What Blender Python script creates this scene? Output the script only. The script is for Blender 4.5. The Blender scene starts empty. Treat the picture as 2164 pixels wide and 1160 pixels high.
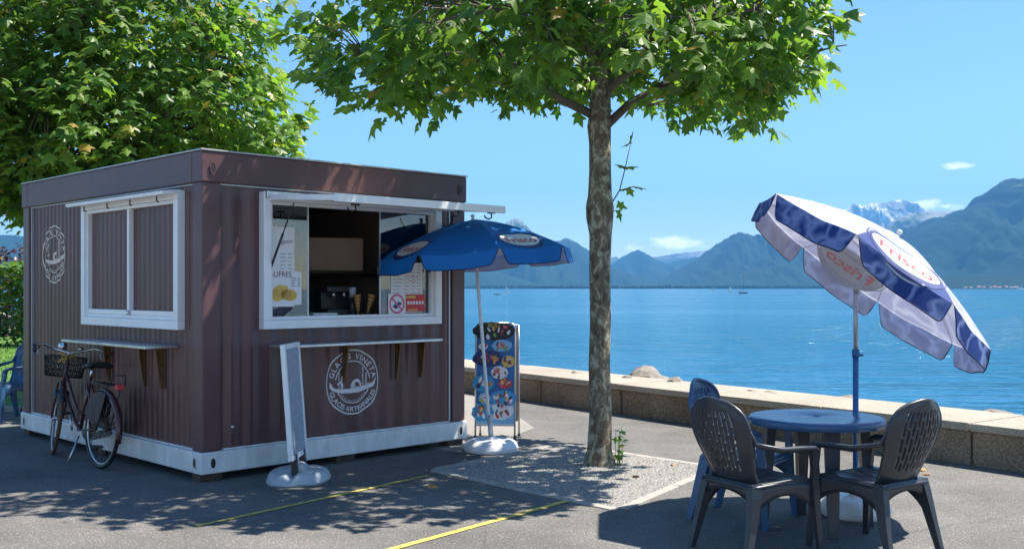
import bpy, bmesh, math, random
import numpy as np
from mathutils import Vector, Matrix, noise
PI = math.pi
R = math.radians
random.seed(7)

# ------------------------------------------------------------------ camera, sky, sun, exposure
SC = bpy.context.scene
COL = SC.collection
F, CX, HY, H = 2168.0, 1082.0, 609.0, 1.56      # focal length (photo px), centre x, horizon row, eye height

cd = bpy.data.cameras.new('camera')
cam = bpy.data.objects.new('camera', cd)
COL.objects.link(cam)
cam.location = (0, 0, H)
cam.rotation_euler = (R(90), 0, 0)
cd.sensor_width = 36.0
cd.lens = 36.0 * F / 2164.0
cd.shift_y = (HY - 580.0) / 2164.0
cd.clip_start = 0.1
cd.clip_end = 200000
SC.camera = cam

SUN_H = Vector((0.957, 0.29)).normalized()
SUN_EL = R(60)
world = bpy.data.worlds.new('World')
SC.world = world
world.use_nodes = True
wn, wl = world.node_tree.nodes, world.node_tree.links
wn.clear()
wo = wn.new('ShaderNodeOutputWorld')
bg = wn.new('ShaderNodeBackground')
sky = wn.new('ShaderNodeTexSky')
sky.sky_type = 'NISHITA'
sky.sun_disc = False
sky.sun_elevation = SUN_EL
sky.sun_rotation = math.atan2(SUN_H.x, SUN_H.y)
sky.altitude = 400
sky.air_density = 1.0
sky.dust_density = 0.1
sky.ozone_density = 2.5
bg.inputs['Strength'].default_value = 0.086
# a few small cumulus clouds low over the far mountains (part of the sky itself)
tc = wn.new('ShaderNodeTexCoord')
mp = wn.new('ShaderNodeMapping')
mp.inputs['Scale'].default_value = (55, 55, 130)
nz = wn.new('ShaderNodeTexNoise')
nz.inputs['Scale'].default_value = 1.0
nz.inputs['Detail'].default_value = 6
nz.inputs['Roughness'].default_value = 0.62
wl.new(tc.outputs['Generated'], mp.inputs['Vector'])
wl.new(mp.outputs['Vector'], nz.inputs['Vector'])
acc = None
def wmath(op, a, b=None, clamp=False):
    n = wn.new('ShaderNodeMath'); n.operation = op; n.use_clamp = clamp
    for i, v in enumerate((a, b)):
        if v is None: continue
        if isinstance(v, (int, float)): n.inputs[i].default_value = v
        else: wl.new(v, n.inputs[i])
    return n.outputs[0]
for px, py, rx, ry, amt in ((1425, 512, 75, 20, 1.0), (1340, 522, 45, 12, .7), (2028, 352, 50, 11, .85), (1955, 432, 40, 16, 1.0), (2010, 436, 40, 9, .9),
                       (1640, 440, 30, 8, .4), (1215, 522, 40, 10, .5), (1020, 448, 26, 14, .5), (1500, 520, 60, 9, .6)):
    d = Vector(((px - CX) / F, 1, (HY - py) / F)).normalized()
    sub = wn.new('ShaderNodeVectorMath'); sub.operation = 'SUBTRACT'
    wl.new(tc.outputs['Generated'], sub.inputs[0]); sub.inputs[1].default_value = d
    mul = wn.new('ShaderNodeVectorMath'); mul.operation = 'MULTIPLY'
    wl.new(sub.outputs[0], mul.inputs[0]); mul.inputs[1].default_value = (F / rx, F / rx, F / ry)
    ln = wn.new('ShaderNodeVectorMath'); ln.operation = 'LENGTH'
    wl.new(mul.outputs[0], ln.inputs[0])
    m = wmath('MULTIPLY', wmath('SUBTRACT', 1.25, ln.outputs['Value'], True), amt)
    acc = m if acc is None else wmath('MAXIMUM', acc, m)
cl = wmath('MULTIPLY', wmath('SUBTRACT', wmath('ADD', wmath('MULTIPLY', acc, 0.52), nz.outputs['Fac']), 0.74), 3.4, True)
cl = wmath('MULTIPLY', cl, 0.9)
mixc = wn.new('ShaderNodeMix'); mixc.data_type = 'RGBA'
wl.new(cl, mixc.inputs['Factor'])
hs = wn.new('ShaderNodeHueSaturation'); hs.inputs['Saturation'].default_value = 1.12
wl.new(sky.outputs['Color'], hs.inputs['Color']); wl.new(hs.outputs[0], mixc.inputs[6])
mixc.inputs[7].default_value = (12.5, 12.6, 12.8, 1)
wl.new(mixc.outputs[2], bg.inputs['Color'])
wl.new(bg.outputs[0], wo.inputs['Surface'])

sd = bpy.data.lights.new('sun', 'SUN')
sd.energy = 5.0
sd.angle = R(0.53)
sd.color = (1.0, 0.93, 0.82)
sun = bpy.data.objects.new('sun', sd)
COL.objects.link(sun)
sdir = Vector((SUN_H.x * math.cos(SUN_EL), SUN_H.y * math.cos(SUN_EL), math.sin(SUN_EL)))
sun.rotation_euler = sdir.to_track_quat('Z', 'Y').to_euler()
sun.location = (20, 5, 40)

SC.view_settings.view_transform = 'Standard'
SC.view_settings.look = 'None'
SC.view_settings.gamma = 1
SC.view_settings.exposure = 1.27
SC.cycles.use_denoising = True
SC.cycles.max_bounces = 8
SC.cycles.transparent_max_bounces = 16
SC.cycles.volume_bounces = 0
SC.cycles.sample_clamp_indirect = 6

# ------------------------------------------------------------------ helpers
def gp(px, py, z=0.0):
    """photo pixel -> point on the level z"""
    d = F * (H - z) / (py - HY)
    return Vector(((px - CX) / F * d, d, z))
def at(px, py, d):
    return Vector(((px - CX) / F * d, d, H + (HY - py) / F * d))

class MB:
    def __init__(s): s.v, s.f, s.sm, s.mi, s.uv = [], [], [], [], {}
    def add(s, vs, fs, smooth=False, mi=0, M=None):
        o = len(s.v)
        s.v += [tuple(M @ Vector(v)) for v in vs] if M is not None else [tuple(v) for v in vs]
        s.f += [tuple(i + o for i in f) for f in fs]
        s.sm += [smooth] * len(fs); s.mi += [mi] * len(fs)
        return o
    def box(s, x0, x1, y0, y1, z0, z1, bevel=0.0, M=None, mi=0):
        if bevel <= 0:
            vs = [(x, y, z) for z in (z0, z1) for y in (y0, y1) for x in (x0, x1)]
            s.add(vs, [(0, 2, 3, 1), (4, 5, 7, 6), (0, 1, 5, 4), (2, 6, 7, 3), (0, 4, 6, 2), (1, 3, 7, 5)], False, mi, M)
        else:
            bm = bmesh.new()
            bmesh.ops.create_cube(bm, size=1)
            for v in bm.verts:
                v.co = Vector((x0 + (v.co.x + .5) * (x1 - x0), y0 + (v.co.y + .5) * (y1 - y0), z0 + (v.co.z + .5) * (z1 - z0)))
            bmesh.ops.bevel(bm, geom=list(bm.edges), offset=bevel, segments=2, affect='EDGES', profile=.6)
            bm.verts.index_update()
            s.add([v.co[:] for v in bm.verts], [[v.index for v in f.verts] for f in bm.faces], False, mi, M)
            bm.free()
        return s
    def tube(s, pts, rad, seg=8, M=None, mi=0, flat=1.0, closed=False, cap=True):
        pts = [Vector(p) for p in pts]; n = len(pts)
        if not hasattr(rad, '__len__'): rad = [rad] * n
        vs, fs = [], []
        up = None
        for i, p in enumerate(pts):
            if closed: t = (pts[(i + 1) % n] - pts[i - 1]).normalized()
            else: t = (pts[min(i + 1, n - 1)] - pts[max(i - 1, 0)]).normalized()
            if up is None:
                up = Vector((0, 0, 1)) if abs(t.z) < .9 else Vector((0, 1, 0))
            a = t.cross(up).normalized(); b = a.cross(t).normalized(); up = b
            for k in range(seg):
                q = 2 * PI * k / seg
                vs.append(p + a * (math.cos(q) * rad[i]) + b * (math.sin(q) * rad[i] * flat))
        m = n if closed else n - 1
        for i in range(m):
            for k in range(seg):
                j = (i + 1) % n; l = (k + 1) % seg
                fs.append((i * seg + k, i * seg + l, j * seg + l, j * seg + k))
        if not closed and cap:
            fs.append(tuple(range(seg - 1, -1, -1))); fs.append(tuple((n - 1) * seg + k for k in range(seg)))
        s.add(vs, fs, True, mi, M)
        if not closed and cap: s.sm[-1] = s.sm[-2] = False
        return s
    def lathe(s, prof, seg=24, M=None, mi=0, sx=1, sy=1):
        vs, fs = [], []
        for r, z in prof:
            for k in range(seg):
                q = 2 * PI * k / seg
                vs.append((r * math.cos(q) * sx, r * math.sin(q) * sy, z))
        for i in range(len(prof) - 1):
            for k in range(seg):
                l = (k + 1) % seg
                fs.append((i * seg + k, i * seg + l, (i + 1) * seg + l, (i + 1) * seg + k))
        if prof[0][0] > 1e-6: fs.append(tuple(range(seg - 1, -1, -1)))
        if prof[-1][0] > 1e-6: fs.append(tuple((len(prof) - 1) * seg + k for k in range(seg)))
        s.add(vs, fs, True, mi, M)
        return s
    def prism(s, poly, z0, z1, M=None, mi=0):
        n = len(poly)
        vs = [(x, y, z0) for x, y in poly] + [(x, y, z1) for x, y in poly]
        fs = [tuple(range(n - 1, -1, -1)), tuple(range(n, 2 * n))] + [(i, (i + 1) % n, n + (i + 1) % n, n + i) for i in range(n)]
        s.add(vs, fs, False, mi, M)
        return s
    def grid(s, fn, nu, nv, hole=None, smooth=True, mi=0, M=None, uv=False):
        vs = [fn(i / nu, j / nv) for j in range(nv + 1) for i in range(nu + 1)]
        fs = [(j * (nu + 1) + i, j * (nu + 1) + i + 1, (j + 1) * (nu + 1) + i + 1, (j + 1) * (nu + 1) + i)
              for j in range(nv) for i in range(nu) if not (hole and hole(i, j))]
        o = s.add(vs, fs, smooth, mi, M)
        if uv:
            for j in range(nv + 1):
                for i in range(nu + 1): s.uv[o + j * (nu + 1) + i] = (i / nu, j / nv)
        return s
    def mesh(s, name):
        me = bpy.data.meshes.new(name)
        me.from_pydata(s.v, [], s.f)
        me.polygons.foreach_set('use_smooth', s.sm)
        if any(s.mi): me.polygons.foreach_set('material_index', s.mi)
        if s.uv:
            ul = me.uv_layers.new(name='UVMap')
            for lp in me.loops: ul.data[lp.index].uv = s.uv.get(lp.vertex_index, (0, 0))
        me.update()
        return me
    def build(s, name, mats, parent=None, loc=None, solid=0.0, **tags):
        me = s.mesh(name)
        for m in (mats if isinstance(mats, (list, tuple)) else [mats]): me.materials.append(M_[m] if isinstance(m, str) else m)
        o = link(name, me, parent, loc, **tags)
        if solid:
            md = o.modifiers.new('thickness', 'SOLIDIFY'); md.thickness = solid; md.offset = 0
        return o

def link(name, data, parent=None, loc=None, rz=None, label=None, cat=None, group=None, kind=None):
    o = bpy.data.objects.new(name, data)
    COL.objects.link(o)
    if parent is not None: o.parent = parent
    if loc is not None: o.location = loc
    if rz is not None: o.rotation_euler = (0, 0, rz)
    if label: o['label'] = label
    if cat: o['category'] = cat
    if group: o['group'] = group
    if kind: o['kind'] = kind
    return o
def thing(name, loc, rz=0, label=None, cat=None, group=None):
    return link(name, None, None, loc, rz, label, cat, group)
def children(o): return [c for c in COL.objects if c.parent == o]
def copy_tree(o, parent=None):
    c = o.copy(); COL.objects.link(c); c.parent = parent
    for ch in children(o): copy_tree(ch, c)
    return c

_fc = {}
def text2d(txt, size=1.0, bold=0.0):
    """triangles of a line of lettering, centred on x, baseline at 0"""
    key = (txt, bold)
    if key not in _fc:
        cu = bpy.data.curves.new('lettering', 'FONT'); cu.body = txt; cu.align_x = 'CENTER'; cu.size = 1.0; cu.offset = bold
        cu.resolution_u = 3
        ob = bpy.data.objects.new('lettering', cu); COL.objects.link(ob)
        me = bpy.data.meshes.new_from_object(ob)
        _fc[key] = ([v.co[:2] for v in me.vertices], [tuple(p.vertices) for p in me.polygons])
        bpy.data.objects.remove(ob); bpy.data.curves.remove(cu); bpy.data.meshes.remove(me)
    v, f = _fc[key]
    return [(x * size, y * size) for x, y in v], f

class Flat:
    """2-D artwork (lettering, rings, blobs) later laid onto a surface"""
    def __init__(s): s.v, s.f, s.mi = [], [], []
    def add(s, v, f, mi=0):
        o = len(s.v); s.v += [tuple(p) for p in v]; s.f += [tuple(i + o for i in q) for q in f]; s.mi += [mi] * len(f)
    def text(s, t, x, y, size, mi=0, ang=0, bold=0.0, sx=1.0):
        v, f = text2d(t, size, bold); c, n = math.cos(ang), math.sin(ang)
        s.add([(x + c * a * sx - n * b, y + n * a * sx + c * b) for a, b in v], f, mi)
    def ring(s, cx, cy, r0, r1, a0=0, a1=2 * PI, n=48, mi=0, ky=1.0):
        v = []
        for i in range(n + 1):
            q = a0 + (a1 - a0) * i / n
            v += [(cx + r0 * math.cos(q), cy + ky * r0 * math.sin(q)), (cx + r1 * math.cos(q), cy + ky * r1 * math.sin(q))]
        s.add(v, [(2 * i, 2 * i + 1, 2 * i + 3, 2 * i + 2) for i in range(n)], mi)
    def poly(s, pts, mi=0):
        c = (sum(p[0] for p in pts) / len(pts), sum(p[1] for p in pts) / len(pts)); n = len(pts)
        s.add([c] + list(pts), [(0, i + 1, (i + 1) % n + 1) for i in range(n)], mi)
    def ell(s, cx, cy, rx, ry, mi=0, n=20, ang=0, wob=0, seed=0):
        rnd = random.Random(seed); pts = []
        for i in range(n):
            q = 2 * PI * i / n; w = 1 + wob * rnd.uniform(-1, 1)
            a, b = rx * w * math.cos(q), ry * w * math.sin(q)
            pts.append((cx + a * math.cos(ang) - b * math.sin(ang), cy + a * math.sin(ang) + b * math.cos(ang)))
        s.poly(pts, mi)
    def rect(s, x0, x1, y0, y1, mi=0): s.add([(x0, y0), (x1, y0), (x1, y1), (x0, y1)], [(0, 1, 2, 3)], mi)
    def arc_text(s, t, r, a_mid, size, inside=False, track=1.0, mi=0, bold=0.0):
        """letters along a circle; inside=True: heads to the centre (bottom text)"""
        ws = []
        for ch in t:
            if ch == ' ': ws.append(size * .34); continue
            v, _ = text2d(ch, size, bold); xs = [p[0] for p in v]; ws.append((max(xs) - min(xs)) + size * .12)
        tot = sum(ws) * track / r; a = a_mid + (tot / 2 if not inside else -tot / 2)
        for ch, w in zip(t, ws):
            st = w * track / r
            a += -st / 2 if not inside else st / 2
            if ch != ' ': s.text(ch, r * math.cos(a), r * math.sin(a), size, mi, a - PI / 2 if not inside else a + PI / 2, bold)
            a += -st / 2 if not inside else st / 2
    def lay(s, fn, cuts_x=None, cuts_y=None, maxlen=None):
        """map to 3-D through fn(x, y); cut along lines first so that it follows folds"""
        bm = bmesh.new()
        vs = [bm.verts.new((x, y, 0)) for x, y in s.v]
        for q, m in zip(s.f, s.mi):
            try:
                fc = bm.faces.new([vs[i] for i in q]); fc.material_index = m
            except ValueError: pass
        for axis, cuts in ((0, cuts_x), (1, cuts_y)):
            for c in (cuts or []):
                co = [0, 0, 0]; no = [0, 0, 0]; co[axis] = c; no[axis] = 1
                bmesh.ops.bisect_plane(bm, geom=list(bm.verts) + list(bm.edges) + list(bm.faces), plane_co=co, plane_no=no, dist=1e-6)
        bm.verts.index_update()
        mb = MB()
        mb.v = [tuple(fn(v.co.x, v.co.y)) for v in bm.verts]
        for f in bm.faces:
            mb.f.append(tuple(v.index for v in f.verts)); mb.mi.append(f.material_index); mb.sm.append(False)
        bm.free()
        return mb

# ------------------------------------------------------------------ materials
M_ = {}
def nt(name):
    m = bpy.data.materials.new(name); m.use_nodes = True
    n, l = m.node_tree.nodes, m.node_tree.links
    b = n['Principled BSDF']
    M_[name] = m
    return m, n, l, b
def mat(name, col, rough=.6, spec=.5, metal=0.0, var=0.0, vscale=6.0, bump=0.0, bscale=60.0, coat=0.0, emit=None, detail=4, stretch=1.0):
    m, n, l, b = nt(name)
    b.inputs['Base Color'].default_value = (*col, 1)
    b.inputs['Roughness'].default_value = rough
    b.inputs['Specular IOR Level'].default_value = spec
    b.inputs['Metallic'].default_value = metal
    b.inputs['Coat Weight'].default_value = coat
    if var or bump:
        t = n.new('ShaderNodeTexCoord')
    if var:
        z = n.new('ShaderNodeTexNoise'); z.inputs['Scale'].default_value = vscale; z.inputs['Detail'].default_value = detail; z.inputs['Roughness'].default_value = .65
        mp_ = n.new('ShaderNodeMapping'); mp_.inputs['Scale'].default_value = (1, 1, stretch); l.new(t.outputs['Object'], mp_.inputs['Vector'])
        l.new(mp_.outputs[0], z.inputs['Vector'])
        r = n.new('ShaderNodeValToRGB')
        r.color_ramp.elements[0].position = .3; r.color_ramp.elements[1].position = .7
        r.color_ramp.elements[0].color = (*[c * (1 - var) for c in col], 1)
        r.color_ramp.elements[1].color = (*[min(1, c * (1 + var)) for c in col], 1)
        l.new(z.outputs['Fac'], r.inputs['Fac']); l.new(r.outputs['Color'], b.inputs['Base Color'])
    if bump:
        z2 = n.new('ShaderNodeTexNoise'); z2.inputs['Scale'].default_value = bscale; z2.inputs['Detail'].default_value = 3
        l.new(t.outputs['Object'], z2.inputs['Vector'])
        bp = n.new('ShaderNodeBump'); bp.inputs['Strength'].default_value = bump; bp.inputs['Distance'].default_value = .01
        l.new(z2.outputs['Fac'], bp.inputs['Height']); l.new(bp.outputs['Normal'], b.inputs['Normal'])
    return m

mat('brown_paint', (.112, .052, .056), .34, .5, var=.30, vscale=7, stretch=.12, detail=8)
mat('brown_beam', (.118, .057, .06), .4, .5, var=.15, vscale=3)
mat('white_steel', (.72, .725, .71), .45, var=.16, vscale=9, stretch=.4, detail=8)
mat('white_frame', (.86, .87, .88), .35, var=.04, vscale=5)
mat('alu', (.62, .63, .64), .38, metal=.85, var=.1, vscale=12)
mat('steel', (.55, .56, .57), .3, metal=.95)
mat('seam_light', (.45, .46, .46), .4, metal=.3)
mat('rubber', (.02, .02, .02), .7)
mat('interior', (.38, .30, .26), .7, var=.15, vscale=3)
mat('cream_print', (.74, .66, .55), .6)
mat('white_print', (.72, .70, .72), .6)
mat('bracket_gold', (.17, .10, .04), .4, metal=.6, var=.3, vscale=14)
mat('shelf_metal', (.60, .62, .64), .3, metal=.8, var=.2, vscale=9)
mat('timber', (.07, .048, .035), .8, var=.3, vscale=14)
mat('cardboard', (.52, .37, .30), .8, var=.08, vscale=5)
mat('waffle', (.50, .25, .09), .6, var=.3, vscale=60)
mat('black_plastic', (.025, .026, .028), .45)
mat('chair_dark', (.030, .036, .046), .34, .5, var=.12, vscale=5)
mat('chair_blue', (.035, .105, .22), .36, .5, var=.10, vscale=5)
mat('table_dark', (.045, .055, .07), .34, .5)
mat('pole_blue', (.02, .12, .33), .35)
mat('pole_white', (.74, .75, .77), .35)
mat('pole_grey', (.42, .43, .44), .35, metal=.5)
mat('base_white', (.76, .77, .78), .45, var=.07, vscale=8)
mat('base_grey', (.40, .44, .47), .45, var=.08, vscale=8)
mat('paper', (.80, .80, .80), .6)
mat('ink', (.10, .10, .12), .6)
mat('ink_blue', (.05, .08, .22), .6)
mat('ink_red', (.62, .05, .05), .5)
mat('ink_pink', (.70, .12, .25), .5)
mat('ink_yellow', (.75, .48, .10), .5)
mat('ink_navy', (.02, .04, .17), .5)
mat('ink_white', (.80, .80, .82), .5)
mat('ink_grey', (.42, .44, .52), .5)
mat('ink_orange', (.70, .25, .04), .5)
mat('ink_brown', (.16, .06, .03), .5)
mat('ink_green', (.18, .45, .07), .5)
mat('ink_cyan', (.04, .32, .62), .5)
mat('ink_lightblue', (.22, .52, .75), .5)
mat('ink_black', (.02, .018, .018), .5)
mat('board_blue', (.02, .15, .42), .45, var=.35, vscale=3)
mat('panel_mesh', (.36, .41, .48), .6, var=.25, vscale=30)
mat('boulder', (.20, .18, .155), .9, var=.5, vscale=7, bump=.6, bscale=22)
mat('limb_bark', (.12, .10, .075), .9, var=.35, vscale=12)
mat('soil', (.10, .075, .05), .95, var=.3, vscale=10)
mat('bike_red', (.055, .012, .014), .35, coat=.3)
mat('bike_black', (.018, .017, .017), .45)
mat('bike_tan', (.11, .055, .035), .7)
mat('chrome', (.65, .66, .68), .18, metal=1.0)
mat('straw', (.62, .42, .06), .7)
mat('lamp_lens', (.75, .76, .78), .2)
mat('teal_paint', (.02, .16, .20), .4)
mat('hull_dark', (.03, .03, .04), .5)
mat('hull_white', (.80, .80, .80), .4)
mat('sail', (.82, .82, .80), .7)
mat('house_wall', (.62, .56, .48), .8)
mat('house_roof', (.30, .15, .10), .8)
mat('dry_leaf', (.42, .20, .05), .7)
mat('yellow_paint', (.50, .40, .09), .8, var=.42, vscale=26, detail=8)
mat('kerb_stone', (.33, .31, .28), .85, var=.2, vscale=9, bump=.4, bscale=50)

def leaf_mat(name, c1, c2, trans, tw=.42):
    m, n, l, b = nt(name)
    g = n.new('ShaderNodeNewGeometry'); oi = n.new('ShaderNodeObjectInfo')
    ad = n.new('ShaderNodeMath'); ad.operation = 'ADD'; l.new(g.outputs['Random Per Island'], ad.inputs[0]); l.new(oi.outputs['Random'], ad.inputs[1])
    fr = n.new('ShaderNodeMath'); fr.operation = 'FRACT'; l.new(ad.outputs[0], fr.inputs[0])
    r = n.new('ShaderNodeValToRGB'); r.color_ramp.elements[0].color = (*c1, 1); r.color_ramp.elements[1].color = (*c2, 1)
    e = r.color_ramp.elements.new(.965); e.color = (*c2, 1)
    r.color_ramp.elements[2].position = 1.0; r.color_ramp.elements[2].color = (.30, .20, .04, 1)
    l.new(fr.outputs[0], r.inputs['Fac']); l.new(r.outputs['Color'], b.inputs['Base Color'])
    b.inputs['Roughness'].default_value = .42; b.inputs['Specular IOR Level'].default_value = .45
    tr = n.new('ShaderNodeBsdfTranslucent')
    mx = n.new('ShaderNodeMix'); mx.data_type = 'RGBA'; mx.blend_type = 'MULTIPLY'; mx.inputs['Factor'].default_value = 1
    l.new(r.outputs['Color'], mx.inputs[6]); mx.inputs[7].default_value = (*trans, 1)
    l.new(mx.outputs[2], tr.inputs['Color'])
    ms = n.new('ShaderNodeMixShader'); ms.inputs[0].default_value = tw
    l.new(b.outputs[0], ms.inputs[1]); l.new(tr.outputs[0], ms.inputs[2]); l.new(ms.outputs[0], n['Material Output'].inputs['Surface'])
leaf_mat('leaf', (.045, .115, .02), (.135, .235, .035), (2.7, 2.6, 1.4), .42)
leaf_mat('leaf_hedge', (.05, .12, .02), (.13, .24, .035), (2.0, 2.0, 1.2), .3)
leaf_mat('leaf_purple', (.05, .022, .035), (.09, .04, .05), (1.6, 1.2, 1.2), .25)
leaf_mat('grass', (.06, .15, .02), (.14, .28, .04), (2.0, 2.0, 1.0), .35)

def glass():
    m, n, l, b = nt('glass')
    n.remove(b)
    t = n.new('ShaderNodeBsdfTransparent'); t.inputs['Color'].default_value = (.86, .91, .92, 1)
    g = n.new('ShaderNodeBsdfGlossy'); g.inputs['Roughness'].default_value = .015
    f = n.new('ShaderNodeFresnel'); f.inputs['IOR'].default_value = 2.3
    ms = n.new('ShaderNodeMixShader'); l.new(f.outputs[0], ms.inputs[0]); l.new(t.outputs[0], ms.inputs[1]); l.new(g.outputs[0], ms.inputs[2])
    l.new(ms.outputs[0], n['Material Output'].inputs['Surface'])
glass()

def cloth(name, col, tcol, tw=.4, water=None, wscale=5.0, lo=0.0):
    """parasol fabric: printed, lets light through"""
    m, n, l, b = nt(name)
    b.inputs['Roughness'].default_value = .6; b.inputs['Specular IOR Level'].default_value = .3
    tr = n.new('ShaderNodeBsdfTranslucent')
    src = None
    if water:
        t = n.new('ShaderNodeTexCoord')
        nz = n.new('ShaderNodeTexNoise'); nz.inputs['Scale'].default_value = wscale * .7; nz.inputs['Detail'].default_value = 2
        l.new(t.outputs['Object'], nz.inputs['Vector'])
        mx = n.new('ShaderNodeMix'); mx.data_type = 'RGBA'; mx.inputs['Factor'].default_value = .22
        l.new(t.outputs['Object'], mx.inputs[6]); l.new(nz.outputs['Color'], mx.inputs[7])
        vo = n.new('ShaderNodeTexVoronoi'); vo.feature = 'DISTANCE_TO_EDGE'; vo.inputs['Scale'].default_value = wscale
        l.new(mx.outputs[2], vo.inputs['Vector'])
        r = n.new('ShaderNodeValToRGB'); r.color_ramp.elements[0].position = lo; r.color_ramp.elements[1].position = .16
        r.color_ramp.elements[0].color = (*water, 1); r.color_ramp.elements[1].color = (*col, 1)
        l.new(vo.outputs['Distance'], r.inputs['Fac']); src = r.outputs['Color']
        l.new(src, b.inputs['Base Color'])
        m2 = n.new('ShaderNodeMix'); m2.data_type = 'RGBA'; m2.blend_type = 'MULTIPLY'; m2.inputs['Factor'].default_value = 1
        l.new(src, m2.inputs[6]); m2.inputs[7].default_value = (*tcol, 1); l.new(m2.outputs[2], tr.inputs['Color'])
    else:
        b.inputs['Base Color'].default_value = (*col, 1)
        tr.inputs['Color'].default_value = (*tcol, 1)
    ms = n.new('ShaderNodeMixShader'); ms.inputs[0].default_value = tw
    l.new(b.outputs[0], ms.inputs[1]); l.new(tr.outputs[0], ms.inputs[2]); l.new(ms.outputs[0], n['Material Output'].inputs['Surface'])
cloth('cloth_white', (.46, .48, .60), (.95, .95, 1.0), .4, (.66, .68, .74), 5.0)
cloth('cloth_navy', (.028, .065, .26), (.8, .9, 1.0), .38, (.26, .34, .60), 6.5)
cloth('cloth_lining', (.76, .77, .86), (.95, .95, 1.0), .5, (.88, .89, .93), 5.0)
cloth('cloth_blue', (.012, .19, .56), (.05, .36, .9), .28)
cloth('cloth_blue_lining', (.60, .62, .70), (.7, .72, .8), .35)
cloth('piping', (.012, .02, .07), (.02, .03, .08), .05)

def tint_cloth():
    """panel print: white at the crown running into deep water blue at the hem"""
    m = M_['cloth_white'].copy(); m.name = 'cloth_print'; M_['cloth_print'] = m
    n, l = m.node_tree.nodes, m.node_tree.links
    uv = n.new('ShaderNodeUVMap'); sp = n.new('ShaderNodeSeparateXYZ'); l.new(uv.outputs[0], sp.inputs[0])
    t = n.new('ShaderNodeTexCoord'); nz = n.new('ShaderNodeTexNoise'); nz.inputs['Scale'].default_value = 7; nz.inputs['Detail'].default_value = 4
    l.new(t.outputs['Object'], nz.inputs['Vector'])
    a = n.new('ShaderNodeMath'); a.operation = 'MULTIPLY_ADD'; l.new(nz.outputs['Fac'], a.inputs[0]); a.inputs[1].default_value = .32; l.new(sp.outputs['Y'], a.inputs[2])
    r = n.new('ShaderNodeValToRGB'); r.color_ramp.elements[0].position = .80; r.color_ramp.elements[1].position = 1.02
    r.color_ramp.elements[0].color = (0, 0, 0, 1); r.color_ramp.elements[1].color = (1, 1, 1, 1)
    l.new(a.outputs[0], r.inputs['Fac'])
    b = n['Principled BSDF']; src = b.inputs['Base Color'].links[0].from_socket
    mx = n.new('ShaderNodeMix'); mx.data_type = 'RGBA'; l.new(r.outputs['Color'], mx.inputs['Factor']); l.new(src, mx.inputs[6]); mx.inputs[7].default_value = (.03, .07, .27, 1)
    l.new(mx.outputs[2], b.inputs['Base Color'])
tint_cloth()

def bark():
    m, n, l, b = nt('bark')
    t = n.new('ShaderNodeTexCoord')
    mp = n.new('ShaderNodeMapping'); mp.inputs['Scale'].default_value = (1, 1, .6); l.new(t.outputs['Object'], mp.inputs['Vector'])
    z = n.new('ShaderNodeTexNoise'); z.inputs['Scale'].default_value = 17; z.inputs['Detail'].default_value = 5; z.inputs['Roughness'].default_value = .7; z.inputs['Distortion'].default_value = .6
    l.new(mp.outputs[0], z.inputs['Vector'])
    r = n.new('ShaderNodeValToRGB'); r.color_ramp.interpolation = 'EASE'
    els = [(.34, (.06, .042, .03)), (.43, (.15, .11, .075)), (.50, (.15, .13, .085)), (.53, (.25, .22, .15)), (.62, (.42, .39, .30))]
    r.color_ramp.elements[0].position, r.color_ramp.elements[0].color = els[0][0], (*els[0][1], 1)
    r.color_ramp.elements[1].position, r.color_ramp.elements[1].color = els[-1][0], (*els[-1][1], 1)
    for p, c in els[1:-1]: r.color_ramp.elements.new(p).color = (*c, 1)
    l.new(z.outputs['Fac'], r.inputs['Fac']); l.new(r.outputs['Color'], b.inputs['Base Color'])
    b.inputs['Roughness'].default_value = .85
    bp = n.new('ShaderNodeBump'); bp.inputs['Strength'].default_value = .8; bp.inputs['Distance'].default_value = .02
    l.new(z.outputs['Fac'], bp.inputs['Height']); l.new(bp.outputs['Normal'], b.inputs['Normal'])
bark()

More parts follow.
